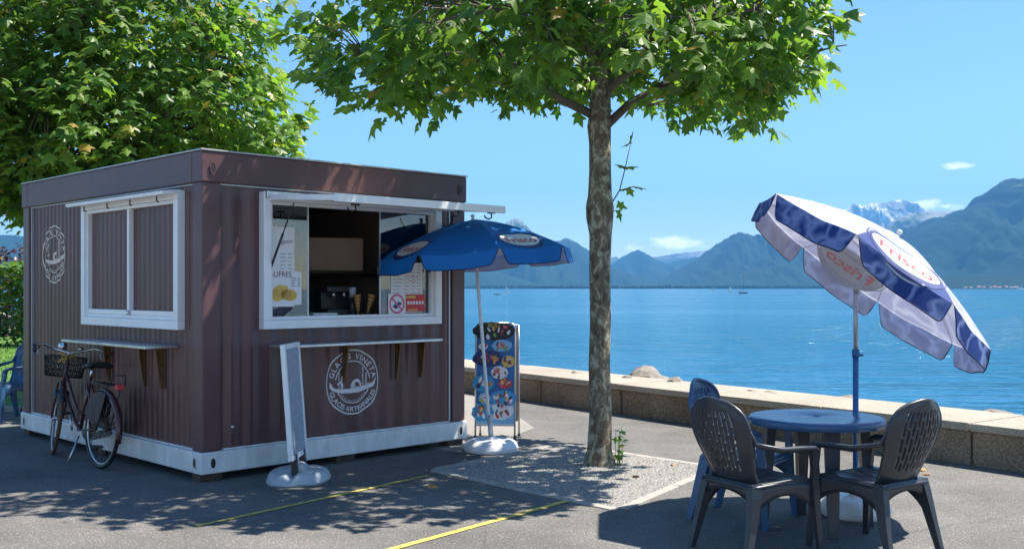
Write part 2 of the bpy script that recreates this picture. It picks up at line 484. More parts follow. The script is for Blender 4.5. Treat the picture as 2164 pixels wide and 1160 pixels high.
def ground_mat(name, c_lo, c_hi, fine=180, stain=.22, bump=.5):
    m, n, l, b = nt(name)
    t = n.new('ShaderNodeTexCoord')
    z1 = n.new('ShaderNodeTexNoise'); z1.inputs['Scale'].default_value = fine; z1.inputs['Detail'].default_value = 3
    z2 = n.new('ShaderNodeTexNoise'); z2.inputs['Scale'].default_value = .9; z2.inputs['Detail'].default_value = 6; z2.inputs['Roughness'].default_value = .65
    for z in (z1, z2): l.new(t.outputs['Object'], z.inputs['Vector'])
    r = n.new('ShaderNodeValToRGB'); r.color_ramp.elements[0].position = .33; r.color_ramp.elements[1].position = .68
    r.color_ramp.elements[0].color = (*c_lo, 1); r.color_ramp.elements[1].color = (*c_hi, 1)
    l.new(z1.outputs['Fac'], r.inputs['Fac'])
    r2 = n.new('ShaderNodeValToRGB'); r2.color_ramp.elements[0].position = .3; r2.color_ramp.elements[1].position = .72
    a = 1 - stain; r2.color_ramp.elements[0].color = (a, a, a, 1); r2.color_ramp.elements[1].color = (1 + stain * .5,) * 3 + (1,)
    l.new(z2.outputs['Fac'], r2.inputs['Fac'])
    mx = n.new('ShaderNodeMix'); mx.data_type = 'RGBA'; mx.blend_type = 'MULTIPLY'; mx.inputs['Factor'].default_value = 1
    l.new(r.outputs['Color'], mx.inputs[6]); l.new(r2.outputs['Color'], mx.inputs[7]); l.new(mx.outputs[2], b.inputs['Base Color'])
    if name == 'asphalt':
        # worn surface: pale stone grains, tar-dark spots and a few hairline cracks
        vo = n.new('ShaderNodeTexVoronoi'); vo.inputs['Scale'].default_value = 48; l.new(t.outputs['Object'], vo.inputs['Vector'])
        rg = n.new('ShaderNodeValToRGB'); rg.color_ramp.elements[0].position = .10; rg.color_ramp.elements[1].position = .32
        rg.color_ramp.elements[0].color = (2.0, 1.95, 1.8, 1); rg.color_ramp.elements[1].color = (.86, .86, .86, 1); l.new(vo.outputs['Distance'], rg.inputs['Fac'])
        z3 = n.new('ShaderNodeTexNoise'); z3.inputs['Scale'].default_value = 2.2; z3.inputs['Detail'].default_value = 3; l.new(t.outputs['Object'], z3.inputs['Vector'])
        md = n.new('ShaderNodeMix'); md.data_type = 'RGBA'; md.inputs['Factor'].default_value = .12; l.new(t.outputs['Object'], md.inputs[6]); l.new(z3.outputs['Color'], md.inputs[7])
        vc = n.new('ShaderNodeTexVoronoi'); vc.feature = 'DISTANCE_TO_EDGE'; vc.inputs['Scale'].default_value = .42; l.new(md.outputs[2], vc.inputs['Vector'])
        rc = n.new('ShaderNodeValToRGB'); rc.color_ramp.elements[0].position = .0; rc.color_ramp.elements[1].position = .004
        rc.color_ramp.elements[0].color = (.80, .80, .80, 1); rc.color_ramp.elements[1].color = (1, 1, 1, 1); l.new(vc.outputs['Distance'], rc.inputs['Fac'])
        prev = mx.outputs[2]
        for q in (rg, rc):
            mm = n.new('ShaderNodeMix'); mm.data_type = 'RGBA'; mm.blend_type = 'MULTIPLY'; mm.inputs['Factor'].default_value = 1
            l.new(prev, mm.inputs[6]); l.new(q.outputs['Color'], mm.inputs[7]); prev = mm.outputs[2]
        l.new(prev, b.inputs['Base Color'])
    b.inputs['Roughness'].default_value = .85; b.inputs['Specular IOR Level'].default_value = .3
    bp = n.new('ShaderNodeBump'); bp.inputs['Strength'].default_value = bump; bp.inputs['Distance'].default_value = .006
    l.new(z1.outputs['Fac'], bp.inputs['Height']); l.new(bp.outputs['Normal'], b.inputs['Normal'])
ground_mat('asphalt', (.10, .098, .095), (.225, .215, .202), 90, .36)
ground_mat('pale_pavement', (.20, .19, .175), (.33, .31, .28), 120)
ground_mat('gravel_bed', (.15, .147, .14), (.36, .345, .32), 70, .15, 1.0)
ground_mat('wall_stone', (.15, .115, .08), (.36, .28, .20), 55, .5, .9)
ground_mat('coping_stone', (.26, .23, .185), (.44, .39, .32), 60, .25, .6)
ground_mat('lawn', (.06, .13, .02), (.12, .24, .04), 40, .3, .6)
mat('pebble', (.32, .305, .285), .85, var=.4, vscale=40)

def water_mat():
    m, n, l, b = nt('water')
    t = n.new('ShaderNodeTexCoord')
    b.inputs['Base Color'].default_value = (.003, .105, .20, 1)
    b.inputs['Roughness'].default_value = .12
    b.inputs['IOR'].default_value = 1.33
    prev = None
    for sc, st, d, dist in ((( .40, 1.2, 1), .9, 2, .62), ((1.7, 3.6, 1), .8, 3, .14), ((.10, .22, 1), .5, 2, 1.2)):
        mp = n.new('ShaderNodeMapping'); mp.inputs['Scale'].default_value = sc; mp.inputs['Rotation'].default_value = (0, 0, R(12)); l.new(t.outputs['Object'], mp.inputs['Vector'])
        z = n.new('ShaderNodeTexNoise'); z.inputs['Scale'].default_value = 1; z.inputs['Detail'].default_value = d; z.inputs['Distortion'].default_value = .4
        l.new(mp.outputs[0], z.inputs['Vector'])
        bp = n.new('ShaderNodeBump'); bp.inputs['Strength'].default_value = st; bp.inputs['Distance'].default_value = dist
        l.new(z.outputs['Fac'], bp.inputs['Height'])
        if sc[0] > .3:      # wind lanes: the ripple dies down in long calm streaks
            ml = n.new('ShaderNodeMapping'); ml.inputs['Scale'].default_value = (.006, .045, 1); ml.inputs['Rotation'].default_value = (0, 0, R(6)); l.new(t.outputs['Object'], ml.inputs['Vector'])
            zl_ = n.new('ShaderNodeTexNoise'); zl_.inputs['Scale'].default_value = 1; zl_.inputs['Detail'].default_value = 5; l.new(ml.outputs[0], zl_.inputs['Vector'])
            mr = n.new('ShaderNodeMapRange'); mr.inputs['From Min'].default_value = .38; mr.inputs['From Max'].default_value = .62; mr.inputs['To Min'].default_value = st * .35; mr.inputs['To Max'].default_value = min(1, st * 1.25)
            l.new(zl_.outputs['Fac'], mr.inputs['Value']); l.new(mr.outputs[0], bp.inputs['Strength'])
        if prev: l.new(prev, bp.inputs['Normal'])
        prev = bp.outputs['Normal']
    l.new(prev, b.inputs['Normal'])
water_mat()

def mountain_mat(name, forest, rock, snow_z=None, rock_z=900.0):
    m, n, l, b = nt(name)
    g = n.new('ShaderNodeNewGeometry'); sp = n.new('ShaderNodeSeparateXYZ'); l.new(g.outputs['Position'], sp.inputs[0])
    z = n.new('ShaderNodeTexNoise'); z.inputs['Scale'].default_value = .0045; z.inputs['Detail'].default_value = 9; z.inputs['Roughness'].default_value = .7
    l.new(g.outputs['Position'], z.inputs['Vector'])
    def mth(op, a, c, clamp=False):
        q = n.new('ShaderNodeMath'); q.operation = op; q.use_clamp = clamp
        for i, v in enumerate((a, c)):
            if isinstance(v, (int, float)): q.inputs[i].default_value = v
            else: l.new(v, q.inputs[i])
        return q.outputs[0]
    hgt = mth('ADD', sp.outputs['Z'], mth('MULTIPLY', mth('SUBTRACT', z.outputs['Fac'], .5), 1300.0))
    f1 = mth('DIVIDE', mth('SUBTRACT', hgt, rock_z), 250.0, True)
    mx = n.new('ShaderNodeMix'); mx.data_type = 'RGBA'; l.new(f1, mx.inputs['Factor']); mx.inputs[6].default_value = (*forest, 1); mx.inputs[7].default_value = (*rock, 1)
    out = mx.outputs[2]
    if snow_z:
        z2 = n.new('ShaderNodeTexNoise'); z2.inputs['Scale'].default_value = .0022; z2.inputs['Detail'].default_value = 8; z2.inputs['Roughness'].default_value = .75
        l.new(g.outputs['Position'], z2.inputs['Vector'])
        f2 = mth('MULTIPLY', mth('DIVIDE', mth('SUBTRACT', sp.outputs['Z'], snow_z), 300.0, True), mth('MULTIPLY', mth('SUBTRACT', z2.outputs['Fac'], .47), 9.0, True), True)
        m3 = n.new('ShaderNodeMix'); m3.data_type = 'RGBA'; l.new(f2, m3.inputs['Factor']); l.new(out, m3.inputs[6]); m3.inputs[7].default_value = (.85, .87, .9, 1)
        out = m3.outputs[2]
    l.new(out, b.inputs['Base Color']); b.inputs['Roughness'].default_value = .95; b.inputs['Specular IOR Level'].default_value = .1
mountain_mat('mountain_forest', (.006, .02, .012), (.17, .19, .12), rock_z=800)
mountain_mat('mountain_rock', (.008, .022, .014), (.24, .24, .20), rock_z=520)
mountain_mat('mountain_snow', (.05, .06, .04), (.22, .21, .20), snow_z=760, rock_z=420)

# ------------------------------------------------------------------ setting: water, ground, wall, terrain
WZ = -1.6
mb = MB(); mb.grid(lambda u, v: (-40000 + 80000 * u, -500 + 60000 * v, WZ), 8, 8, smooth=False)
mb.build('lake_water', 'water', kind='structure')

WA = Vector((-.72, 15.5, 0)); WD = Vector((-.593, .805, 0)).normalized(); WN = Vector((WD.y, -WD.x, 0))   # seawall front foot, its run, towards the lake
def wp(s, off=0.0, z=0.0): return WA + WD * s + WN * off + Vector((0, 0, z))
g0, g1, g2, g3 = wp(-70, .55), wp(160, .55), wp(160, -320), wp(-70, -320)
mb = MB(); n = 40
mb.grid(lambda u, v: (g0.lerp(g1, u)).lerp(g3.lerp(g2, u), v), n, n, smooth=False)
for side in ((g0, g1),):
    mb.add([side[0], side[1], side[1] + Vector((0, 0, -2.2)), side[0] + Vector((0, 0, -2.2))], [(0, 1, 2, 3)])
mb.build('ground', 'asphalt', kind='structure')
# paler paving behind the kiosk, along the wall
mb = MB(); P = [wp(-1.5, -3.0, .004), wp(-1.5, -.02, .004), wp(40, -.02, .004), wp(40, -3.4, .004)]
P = [gp(985, 960), gp(1130, 905), wp(-1.2, -.3), wp(9, -.3), wp(9, -5.5)]
mb.add([(p.x, p.y, .004) for p in P], [tuple(range(len(P)))])
mb.build('pavement', 'pale_pavement', kind='structure')

# seawall of stone blocks with a broad coping
wall = thing('seawall', wp(0), 0, 'low stone seawall with broad pale coping along the lake edge', 'wall')
rot = math.atan2(WD.y, WD.x)
s = -14.0; rnd = random.Random(3); fm, cm = [], []
while s < 44:
    L = rnd.uniform(1.25, 1.75)
    mb = MB(); j = rnd.uniform(-.006, .006)
    mb.box(s + .008, s + L - .008, -.80, -.02 + j, -.3, .30, .018)
    o = mb.build('wall_block', 'wall_stone', wall); o.rotation_euler = (0, 0, rot)
    mb = MB(); k = rnd.uniform(-.008, .008)
    mb.box(s + .004, s + L - .004, -.95, .012 + k, .302, .375 + rnd.uniform(-.004, .004), .016)
    o = mb.build('coping_slab', 'coping_stone', wall); o.rotation_euler = (0, 0, rot)
    s += L
# local y of the blocks points to the land: flip so that they extend towards the lake
# (rotation maps +y to the land side of the run, so negative y is the lake side)

def rock(name, c, r, seed, **tags):
    bm = bmesh.new(); bmesh.ops.create_icosphere(bm, subdivisions=3, radius=1)
    off = Vector((seed * 7.3, seed * 3.1, 0))
    for v in bm.verts:
        d = v.co.normalized()
        k = 1 + .38 * noise.noise(d * 1.3 + off) + .16 * noise.noise(d * 3.1 + off) + .07 * noise.noise(d * 7 + off)
        q = Vector((round(d.x * 3) / 3, round(d.y * 3) / 3, round(d.z * 3) / 3))
        v.co = (d * .75 + q * .25) * k
        v.co = Vector((v.co.x * r[0], v.co.y * r[1], v.co.z * r[2]))
    me = bpy.data.meshes.new(name); bm.to_mesh(me); bm.free(); me.materials.append(M_['boulder'])
    return link(name, me, None, c, rnd.uniform(0, 6), **tags)
BL = ['low boulder behind the seawall between A-board and plane tree', 'small dark boulder beside the plane tree trunk, next to the largest boulder', 'largest pale boulder rising behind the seawall right of the plane tree', 'boulder between the largest boulder and the blue chair',
      'flat boulder behind the seawall beyond the blue chair', 'jagged boulder behind the seawall above the round table edge', 'rounded boulder just beside the tilted parasol pole', 'low boulder under the drooping end of the tilted parasol', 'tiny boulder top right beside the blue chair back', 'low stone between tilted parasol pole and dark chair back']
for i, (px, py, w) in enumerate(((1212, 789, .5), (1322, 800, .5), (1375, 788, 1.0), (1420, 803, .55), (1605, 833, .7), (1640, 830, .6), (1778, 843, .6), (2112, 870, .6), (1530, 825, .4), (1900, 858, .45))):
    dd = 1.2 * F / (py + 12 - HY)
    c = at(px, py, dd)
    off = (c - WA).dot(WN)
    c += WN * (1.35 - off) if off < 1.3 else Vector((0, 0, 0))
    top = H + (HY - py) / F * c.y
    c = at(px, py, c.y); hh = w * .42
    rock('boulder', (c.x, c.y, c.z - hh * 1.0), (w * .5, w * .5, hh), i + 1,
         label=BL[i], cat='boulder', group='boulders behind the seawall')
# unseen lower armour stone carrying them
mb = MB(); rr = random.Random(5)
for i in range(150):
    s = rr.uniform(-13, 40); o = rr.uniform(1.0, 3.6); p = wp(s, o, -.05 - (o - 1.0) * .65 - rr.uniform(.1, .4)); k = rr.uniform(.3, .6)
    pts = [(math.cos(q) * math.cos(e) * k * rr.uniform(.8, 1.15) + p.x, math.sin(q) * math.cos(e) * k * rr.uniform(.8, 1.15) + p.y, math.sin(e) * k * .8 + p.z) for e in (-.9, 0, .8) for q in [z * PI / 3 + e for z in range(6)]]
    fs = [(r * 6 + a, r * 6 + (a + 1) % 6, r * 6 + 6 + (a + 1) % 6, r * 6 + 6 + a) for r in range(2) for a in range(6)] + [tuple(range(5, -1, -1)), tuple(range(12, 18))]
    mb.add(pts, fs)
mb.build('riprap', 'boulder', kind='stuff', label='heap of riprap stones sloping into the lake', cat='rocks')

# far shores and mountains
def fbm(p, o=5, lac=2.1, gain=.5):
    a, t = 1.0, 0.0
    for _ in range(o): t += a * noise.noise(p); p = p * lac; a *= gain
    return t
def ridge(name, crest, D, depth, matn, seed, rough=.12, nu=220, nv=36, back=.6, pw=1.15, foot=0.0):
    """a mountain range whose skyline passes through crest (photo px), its crest line D metres off"""
    xs = [c[0] for c in crest]; ys = [c[1] for c in crest]
    def cz(px): return max(0.0, (HY - float(np.interp(px, xs, ys))) / F * D + H)
    x0, x1 = xs[0], xs[-1]
    mb = MB()
    def fn(u, v):
        px = x0 + (x1 - x0) * u; X = (px - CX) / F * D
        t = (v * 1.6 - 1.0)                                  # -1 shore .. 0 crest .. +.6 behind
        y = D + (t * depth if t < 0 else t * depth * back / .6)
        c = cz(px)
        k = max(0.0, 1 - abs(t)) ** pw if t < 0 else max(0, 1 - t * 1.1) ** 1.0
        p = Vector((X / 700 + seed * 3.7, y / 700, seed))
        spur = 1 - abs(fbm(Vector((X / 520 + seed, y / 1300 + .35 * fbm(p * .5), seed)), 5)) * 1.5
        amp = min(1.0, abs(t) * 3.0)
        z = c * (k + rough * 2.0 * amp * (spur - .55) * (1 - abs(t)) ** .5 * 1.0) + c * rough * .5 * amp * fbm(p * 3, 4) * k
        z += (cz(px) * .018 * noise.noise(Vector((px * .09, seed, 0))) + cz(px) * .012 * noise.noise(Vector((px * .31, seed, 5)))) * (1 - amp)
        if t <= -.999: z = WZ - 20
        return (X + (0 if t < 0 else 0), y, max(z, WZ - 20) + foot * (0 if t <= -.999 else 1))
    mb.grid(fn, nu, nv)
    return mb.build(name, matn, kind='structure')
ridge('mountain', [(1640, 640), (1760, 600), (1850, 566), (1900, 530), (1945, 492), (1988, 468), (2020, 446), (2050, 440), (2078, 430), (2092, 408), (2112, 388), (2140, 378), (2200, 384), (2300, 350), (2500, 330), (2800, 360), (3100, 420), (3400, 600)], 7500, 3300, 'mountain_forest', 1.3, .32, 520, 90)
ridge('mountain', [(1780, 560), (1850, 500), (1880, 470), (1905, 455), (1935, 448), (1985, 443), (2035, 440), (2100, 420), (2300, 400), (2600, 470)], 10500, 2500, 'mountain_rock', 2.1, .22)
ridge('mountain', [(1560, 560), (1680, 480), (1740, 452), (1790, 440), (1802, 428), (1822, 432), (1840, 426), (1862, 430), (1880, 424), (1896, 420), (1915, 421), (1930, 432), (1950, 440), (1985, 450), (2060, 470), (2200, 540)], 15500, 3000, 'mountain_snow', 3.3, .26, 300, 50)
ridge('mountain', [(1290, 606), (1350, 600), (1400, 588), (1440, 566), (1480, 545), (1515, 522), (1545, 498), (1560, 491), (1575, 493), (1600, 502), (1640, 496), (1690, 500), (1760, 520), (1850, 560), (1950, 600)], 9200, 2300, 'mountain_rock', 4.4, .30, 420, 70)
ridge('mountain', [(1240, 600), (1280, 568), (1310, 545), (1335, 530), (1348, 526), (1360, 533), (1385, 548), (1410, 556), (1440, 548), (1480, 540), (1540, 530), (1600, 560)], 12000, 2400, 'mountain_rock', 5.2, .2)
ridge('mountain', [(1180, 560), (1240, 552), (1285, 545), (1300, 540), (1318, 548), (1400, 540), (1460, 530), (1540, 520), (1600, 560)], 16000, 2400, 'mountain_snow', 5.9, .2)
ridge('mountain', [(700, 560), (850, 520), (940, 500), (1010, 490), (1060, 478), (1078, 465), (1092, 462), (1104, 468), (1122, 486), (1150, 506), (1178, 510), (1196, 502), (1215, 510), (1250, 532), (1290, 562), (1340, 588), (1420, 604)], 10200, 2600, 'mountain_rock', 6.5, .30, 420, 70)
ridge('mountain', [(300, 470), (500, 450), (700, 480), (880, 520), (975, 545), (1020, 560), (1060, 576), (1110, 592), (1160, 603), (1210, 609)], 8000, 1500, 'mountain_forest', 7.7, .2)
ridge('mountain', [(-900, 520), (-500, 470), (-200, 480), (0, 494), (80, 500), (200, 520), (420, 560)], 7000, 2000, 'mountain_forest', 8.8, .2)
# flat wooded river plain at the head of the lake
mb = MB(); mb.grid(lambda u, v: (-2600 + 7600 * u, 5600 + 3500 * v, WZ + (.3 if 0 < v else -3) + 1.0 * v), 40, 6)
mb.build('far_shore', 'mountain_forest', kind='structure')
rr = random.Random(11)
tb = bmesh.new(); bmesh.ops.create_icosphere(tb, subdivisions=2, radius=1); tb.verts.index_update()
tv = [v.co.copy() for v in tb.verts]; tf = [tuple(v.index for v in f.verts) for f in tb.faces]; tb.free()
mb = MB()
for i in range(620):
    x = rr.uniform(-340, 1830); y = rr.uniform(5650, 6000); r = rr.uniform(7, 13); h = rr.uniform(7, 12) * (1 + .35 * noise.noise(Vector((x / 160, 0, 3)))); sd_ = rr.random() * 50
    mb.add([(x + v.x * r * (1 + .3 * noise.noise(v * 2 + Vector((sd_, 0, 0)))), y + v.y * r, WZ + h * .75 + v.z * h * (1 + .25 * noise.noise(v * 2.5 + Vector((0, sd_, 0))))) for v in tv], tf, True)
mb.build('far_woodland', 'mountain_forest', kind='stuff', label='dark band of trees along the far shore of the lake', cat='woodland')
# little houses on the right shore
rr = random.Random(4)
for i, px in enumerate((2040, 2052, 2068, 2079, 2094, 2101, 2112, 2126, 2139, 2148)):
    d = 4300; X = (px - CX) / F * d; w = rr.uniform(9, 18); h = rr.uniform(6, 10)
    t = thing('shore_house', (X, d, WZ), rr.uniform(-.4, .4), 'tiny pale house on the far shore below the dark mountain', 'house', 'houses on the far shore')
    mb = MB(); mb.box(-w / 2, w / 2, -5, 5, -1, h); mb.build('wall', 'house_wall', t)
    mb = MB(); mb.add([(-w / 2 - .6, -5.6, h), (w / 2 + .6, -5.6, h), (w / 2 + .6, 5.6, h), (-w / 2 - .6, 5.6, h), (-w / 2 - .6, 0, h + 3.4), (w / 2 + .6, 0, h + 3.4)], [(0, 1, 5, 4), (2, 3, 4, 5), (0, 4, 3), (1, 2, 5)]); mb.build('roof', 'house_roof', t)
mb = MB(); mb.grid(lambda u, v: ((1980 - CX) / F * 4300 + 900 * u, 4150 + 900 * v, WZ + (-3 if v == 0 else 1.0 + 60 * v * v)), 20, 8); mb.build('shore_terrace', 'mountain_forest', kind='structure')

# boats
def sailboat(px, py, d, L, mast, hullm, sails, label, lean=0):
    p = at(px, py, d); t = thing('sailboat', (p.x, p.y, WZ), 0, label, 'sailboat')
    mb = MB(); n = 10; vs = []
    for i in range(n + 1):
        u = i / n; w = L * .15 * math.sin(PI * min(1, u * .85 + .15)) ** .7; x = (u - .5) * L; sh = L * .09 + L * .03 * u * u
        vs += [(x, -w, sh), (x, -w * .6, -.15), (x, w * .6, -.15), (x, w, sh)]
    fs = [(4 * i + k, 4 * i + k + 1, 4 * i + 5 + k, 4 * i + 4 + k) for i in range(n) for k in range(3)] + [(4 * i, 4 * i + 4, 4 * i + 7, 4 * i + 3) for i in range(n)] + [(0, 3, 2, 1), (4 * n, 4 * n + 1, 4 * n + 2, 4 * n + 3)]
    mb.add(vs, fs); mb.build('hull', hullm, t)
    mb = MB(); mb.box(-L * .2, L * .12, -L * .08, L * .08, L * .1, L * .17, L * .01); mb.build('cabin', 'hull_white', t)
    mb = MB(); mb.tube([(L * .06, 0, L * .1), (L * .06 + lean, 0, mast)], [L * .012, L * .006], 6); mb.tube([(L * .06, 0, L * .2), (-L * .38, 0, L * .2)], L * .009, 6); mb.build('mast', 'hull_dark', t)
    if sails:
        for nm, pts in (('mainsail', [(L * .04, .05, L * .22), (-L * .36, .25, L * .22), (L * .04 + lean, .05, mast * .97)]), ('jib', [(L * .08, -.05, L * .15), (L * .48, -.2, L * .14), (L * .08 + lean, -.05, mast * .85)])):
            mb = MB(); mb.add(pts, [(0, 1, 2)]); mb.build(nm, 'sail', t, solid=.03)
    else:
        mb = MB(); mb.tube([(L * .05, 0, L * .23), (-L * .36, 0, L * .23)], L * .02, 6); mb.build('furled_sail', 'hull_dark', t)
        mb = MB(); mb.tube([(L * .48, 0, L * .12), (L * .06, 0, mast * .9)], L * .003, 4); mb.tube([(-L * .48, 0, L * .12), (L * .06, 0, mast)], L * .003, 4); mb.build('stay', 'hull_dark', t)
wd = lambda py: F * (H - WZ) / (py - HY)
sailboat(1570, 620, wd(620), 5.6, 13.0, 'hull_dark', False, 'dark sailboat with bare mast lying on the lake')
sailboat(1543, 616, wd(616.5), 5.0, 5.6, 'hull_white', True, 'white sailboat under two sails beside the dark bare-masted boat')
sailboat(1070, 619, wd(620), 3.2, 4.8, 'hull_white', True, 'small white sailboat under sail between blue parasol pole and tree')
sailboat(1508, 614, wd(615.5), 4.0, 4.2, 'hull_white', True, 'tiny white dinghy sail near the wooded far shore')
def motorboat(px, py, d, L, label):
    p = at(px, py, d); t = thing('motorboat', (p.x, p.y, WZ), 0, label, 'boat')
    mb = MB(); mb.prism([(-L / 2, -L * .16), (L * .25, -L * .16), (L / 2, 0), (L * .25, L * .16), (-L / 2, L * .16)], -.1, L * .12); mb.build('hull', 'hull_white' if L > 10 else 'hull_dark', t)
    mb = MB(); mb.box(-L * .3, L * .15, -L * .11, L * .11, L * .12, L * .22, L * .01); mb.build('cabin', 'hull_white', t)
    mb = MB(); mb.box(-L * .34, L * .1, -L * .12, L * .12, L * .225, L * .24); mb.build('cabin_roof', 'hull_white', t)
motorboat(1050, 623, wd(623), 3.0, 'low dark motorboat on the lake near the blue parasol pole')
motorboat(2158, 608, 2900, 22, 'white passenger boat on the lake below the dark mountain')

# air
mb = MB(); mb.box(-16000, 16000, -900, 19500, WZ - 25, 1900)
hz = mb.build('haze', mat('haze_surface', (.5, .5, .5)), kind='stuff', label='blue summer haze over the lake', cat='haze')
m = hz.data.materials[0]; m.node_tree.nodes.clear()
o_ = m.node_tree.nodes.new('ShaderNodeOutputMaterial'); pv = m.node_tree.nodes.new('ShaderNodeVolumePrincipled')
pv.inputs['Color'].default_value = (.15, .50, 1.0, 1); pv.inputs['Density'].default_value = 6.4e-5; pv.inputs['Anisotropy'].default_value = .0
m.node_tree.links.new(pv.outputs[0], o_.inputs['Volume'])

# ------------------------------------------------------------------ gravel bed, lines, lawn
G = [gp(1305, 1074), gp(1506, 988), gp(1190, 941), gp(925, 994)]
gc = sum(G, Vector()) / 4
mb = MB(); mb.add([(p.x, p.y, .006) for p in G], [(0, 1, 2, 3)]); gb = mb.build('gravel_bed', 'gravel_bed', kind='structure')
for i in range(4):
    a, b = G[i], G[(i + 1) % 4]; d = (b - a).normalized(); nn = Vector((-d.y, d.x, 0)); L = (b - a).length; k = 0; N = max(2, round(L / 1.0))
    for j in range(N):
        mb = MB(); Mx = Matrix.Translation(a + d * (L * j / N)) @ Matrix(((d.x, nn.x, 0, 0), (d.y, nn.y, 0, 0), (0, 0, 1, 0), (0, 0, 0, 1)))
        mb.box(.004, L / N - .004, -.085, -.005, -.05, .010 + rnd.uniform(-.005, .006), .005, Mx); mb.build('edging_stone', 'kerb_stone', gb)
rr = random.Random(9); mb = MB()
oct_ = [(1, 0, 0), (0, 1, 0), (-1, 0, 0), (0, -1, 0), (0, 0, 1)]
for i in range(9000):
    u, v = rr.random(), rr.random()
    p = (G[0].lerp(G[1], u)).lerp(G[3].lerp(G[2], u), v); r = rr.uniform(.005, .013); q = rr.uniform(0, 6)
    vs = []
    for x, y, z in oct_:
        a = r * rr.uniform(.7, 1.3); vs.append((p.x + a * (x * math.cos(q) - y * math.sin(q)), p.y + a * (x * math.sin(q) + y * math.cos(q)), .005 + z * a * .8))
    mb.add(vs, [(0, 1, 4), (1, 2, 4), (2, 3, 4), (3, 0, 4)])
mb.build('gravel', 'pebble', gb, kind='stuff')
def stripe(a, b, w, name='yellow_line'):
    d = (b - a).normalized(); nn = Vector((-d.y, d.x, 0)) * w / 2
    mb = MB(); mb.add([(*(a - nn).xy, .005), (*(b - nn).xy, .005), (*(b + nn).xy, .005), (*(a + nn).xy, .005)], [(0, 1, 2, 3)])
    return mb.build(name, 'yellow_paint', kind='structure')
a, b = gp(415, 1112), gp(905, 1005); stripe(a, b, .042)
a, b = gp(830, 1160), gp(1205, 1057); stripe(a - (b - a) * .4, b, .055)
LW = [Vector(p) for p in ((-34, 12.9, .02), (-5.3, 13.4, .02), (-4.6, 14.6, .02), (-10.2, 26.5, .02), (-24, 44, .02), (-60, 44, .02))]
mb = MB(); mb.add([tuple(p) for p in LW] + [(p.x, p.y, -.05) for p in LW], [tuple(range(6))] + [(i, i + 6, (i + 1) % 6 + 6, (i + 1) % 6) for i in range(6)]); lawn = mb.build('lawn', 'lawn', kind='structure')
mb = MB()
for i in range(9000):
    t = rr.random() ** .7; p = Vector((rr.uniform(-12 - 4 * t, -5.0 - 4.2 * t), 13.5 + 13 * t, .02)); h = rr.uniform(.03, .07); q = rr.uniform(0, 6); w = .012
    mb.add([(p.x - w * math.cos(q), p.y - w * math.sin(q), .02), (p.x + w * math.cos(q), p.y + w * math.sin(q), .02), (p.x + rr.uniform(-.03, .03), p.y + rr.uniform(-.03, .03), .02 + h)], [(0, 1, 2)])
mb.build('grass', 'grass', lawn, kind='stuff')
for j in range(8):
    mb = MB(); mb.box(-9.2 + j * .6, -8.62 + j * .6, 12.93 + j * .01, 13.05 + j * .01, -.02, .06, .01); mb.build('edging_stone', 'kerb_stone', lawn)

# ------------------------------------------------------------------ leaves and trees
HALF = [(.20, -.04), (.43, -.01), (.37, .12), (.27, .20), (.45, .35), (.57, .53), (.40, .53), (.21, .57), (.16, .74)]
OUT = [(0, 0)] + HALF + [(0, 1.0)] + [(-x, y) for x, y in HALF[::-1]]
LEAF = np.array([(x, y, -.34 * abs(x) - .20 * y * y + (.05 if k % 3 == 1 else 0) * abs(x)) for k, (x, y) in enumerate([(0, .34)] + OUT)])
LEAF_F = [(0, i, i + 1 if i < len(OUT) else 1) for i in range(1, len(OUT) + 1)]
OVAL = np.array([(0, 0, 0), (.28, .3, -.06), (.25, .65, -.08), (0, 1, -.1), (-.25, .65, -.08), (-.28, .3, -.06)])
OVAL_F = [(0, 1, 2, 3), (0, 3, 4, 5)]
def leaf_matrix(p, tip, size, rr):
    t = tip.normalized()
    up = Vector((rr.gauss(0, .38), rr.gauss(0, .38), 1))
    x = t.cross(up).normalized(); nrm = x.cross(t)
    return Matrix(((x.x * size, t.x * size, nrm.x * size, p.x), (x.y * size, t.y * size, nrm.y * size, p.y), (x.z * size, t.z * size, nrm.z * size, p.z), (0, 0, 0, 1)))
def leaves_mesh(name, mats, tmpl, tf, material):
    n, k = len(mats), len(tmpl)
    A = np.array([np.array(m) for m in mats])
    V = np.einsum('nij,kj->nki', A[:, :3, :3], tmpl) + A[:, None, :3, 3]
    me = bpy.data.meshes.new(name)
    me.from_pydata(V.reshape(-1, 3).tolist(), [], [tuple(i * k + q for q in f) for i in range(n) for f in tf])
    me.materials.append(M_[material]); me.update()
    return me
leaf_meshes = []
for i in range(4):
    T = LEAF.copy(); T[:, 0] *= 1 + .12 * (i - 1.5); T[:, 2] *= .6 + .4 * i
    leaf_meshes.append(leaves_mesh('leaf', [Matrix.Identity(4)], T, LEAF_F, 'leaf'))
def crown(parent, mats, n_single, base, name='crown'):
    """all leaves as one mass, the n_single nearest the viewer as single leaves"""
    mats = sorted(mats, key=lambda m: (m.translation + base - Vector((0, 0, H))).length)
    T = LEAF.copy(); rest = mats[n_single:]
    o = link(name, leaves_mesh(name, rest[::2], LEAF * np.array((1, 1, .6)), LEAF_F, 'leaf'), parent, kind='stuff')
    T[:, 2] *= 1.9; T[:, 0] *= .82
    link('leaf_mass', leaves_mesh('leaf_mass', rest[1::2], T, LEAF_F, 'leaf'), o, kind='stuff')
    for i, m in enumerate(mats[:n_single]):
        q = link('leaf', leaf_meshes[i % 4], o); q.matrix_local = m
    return o
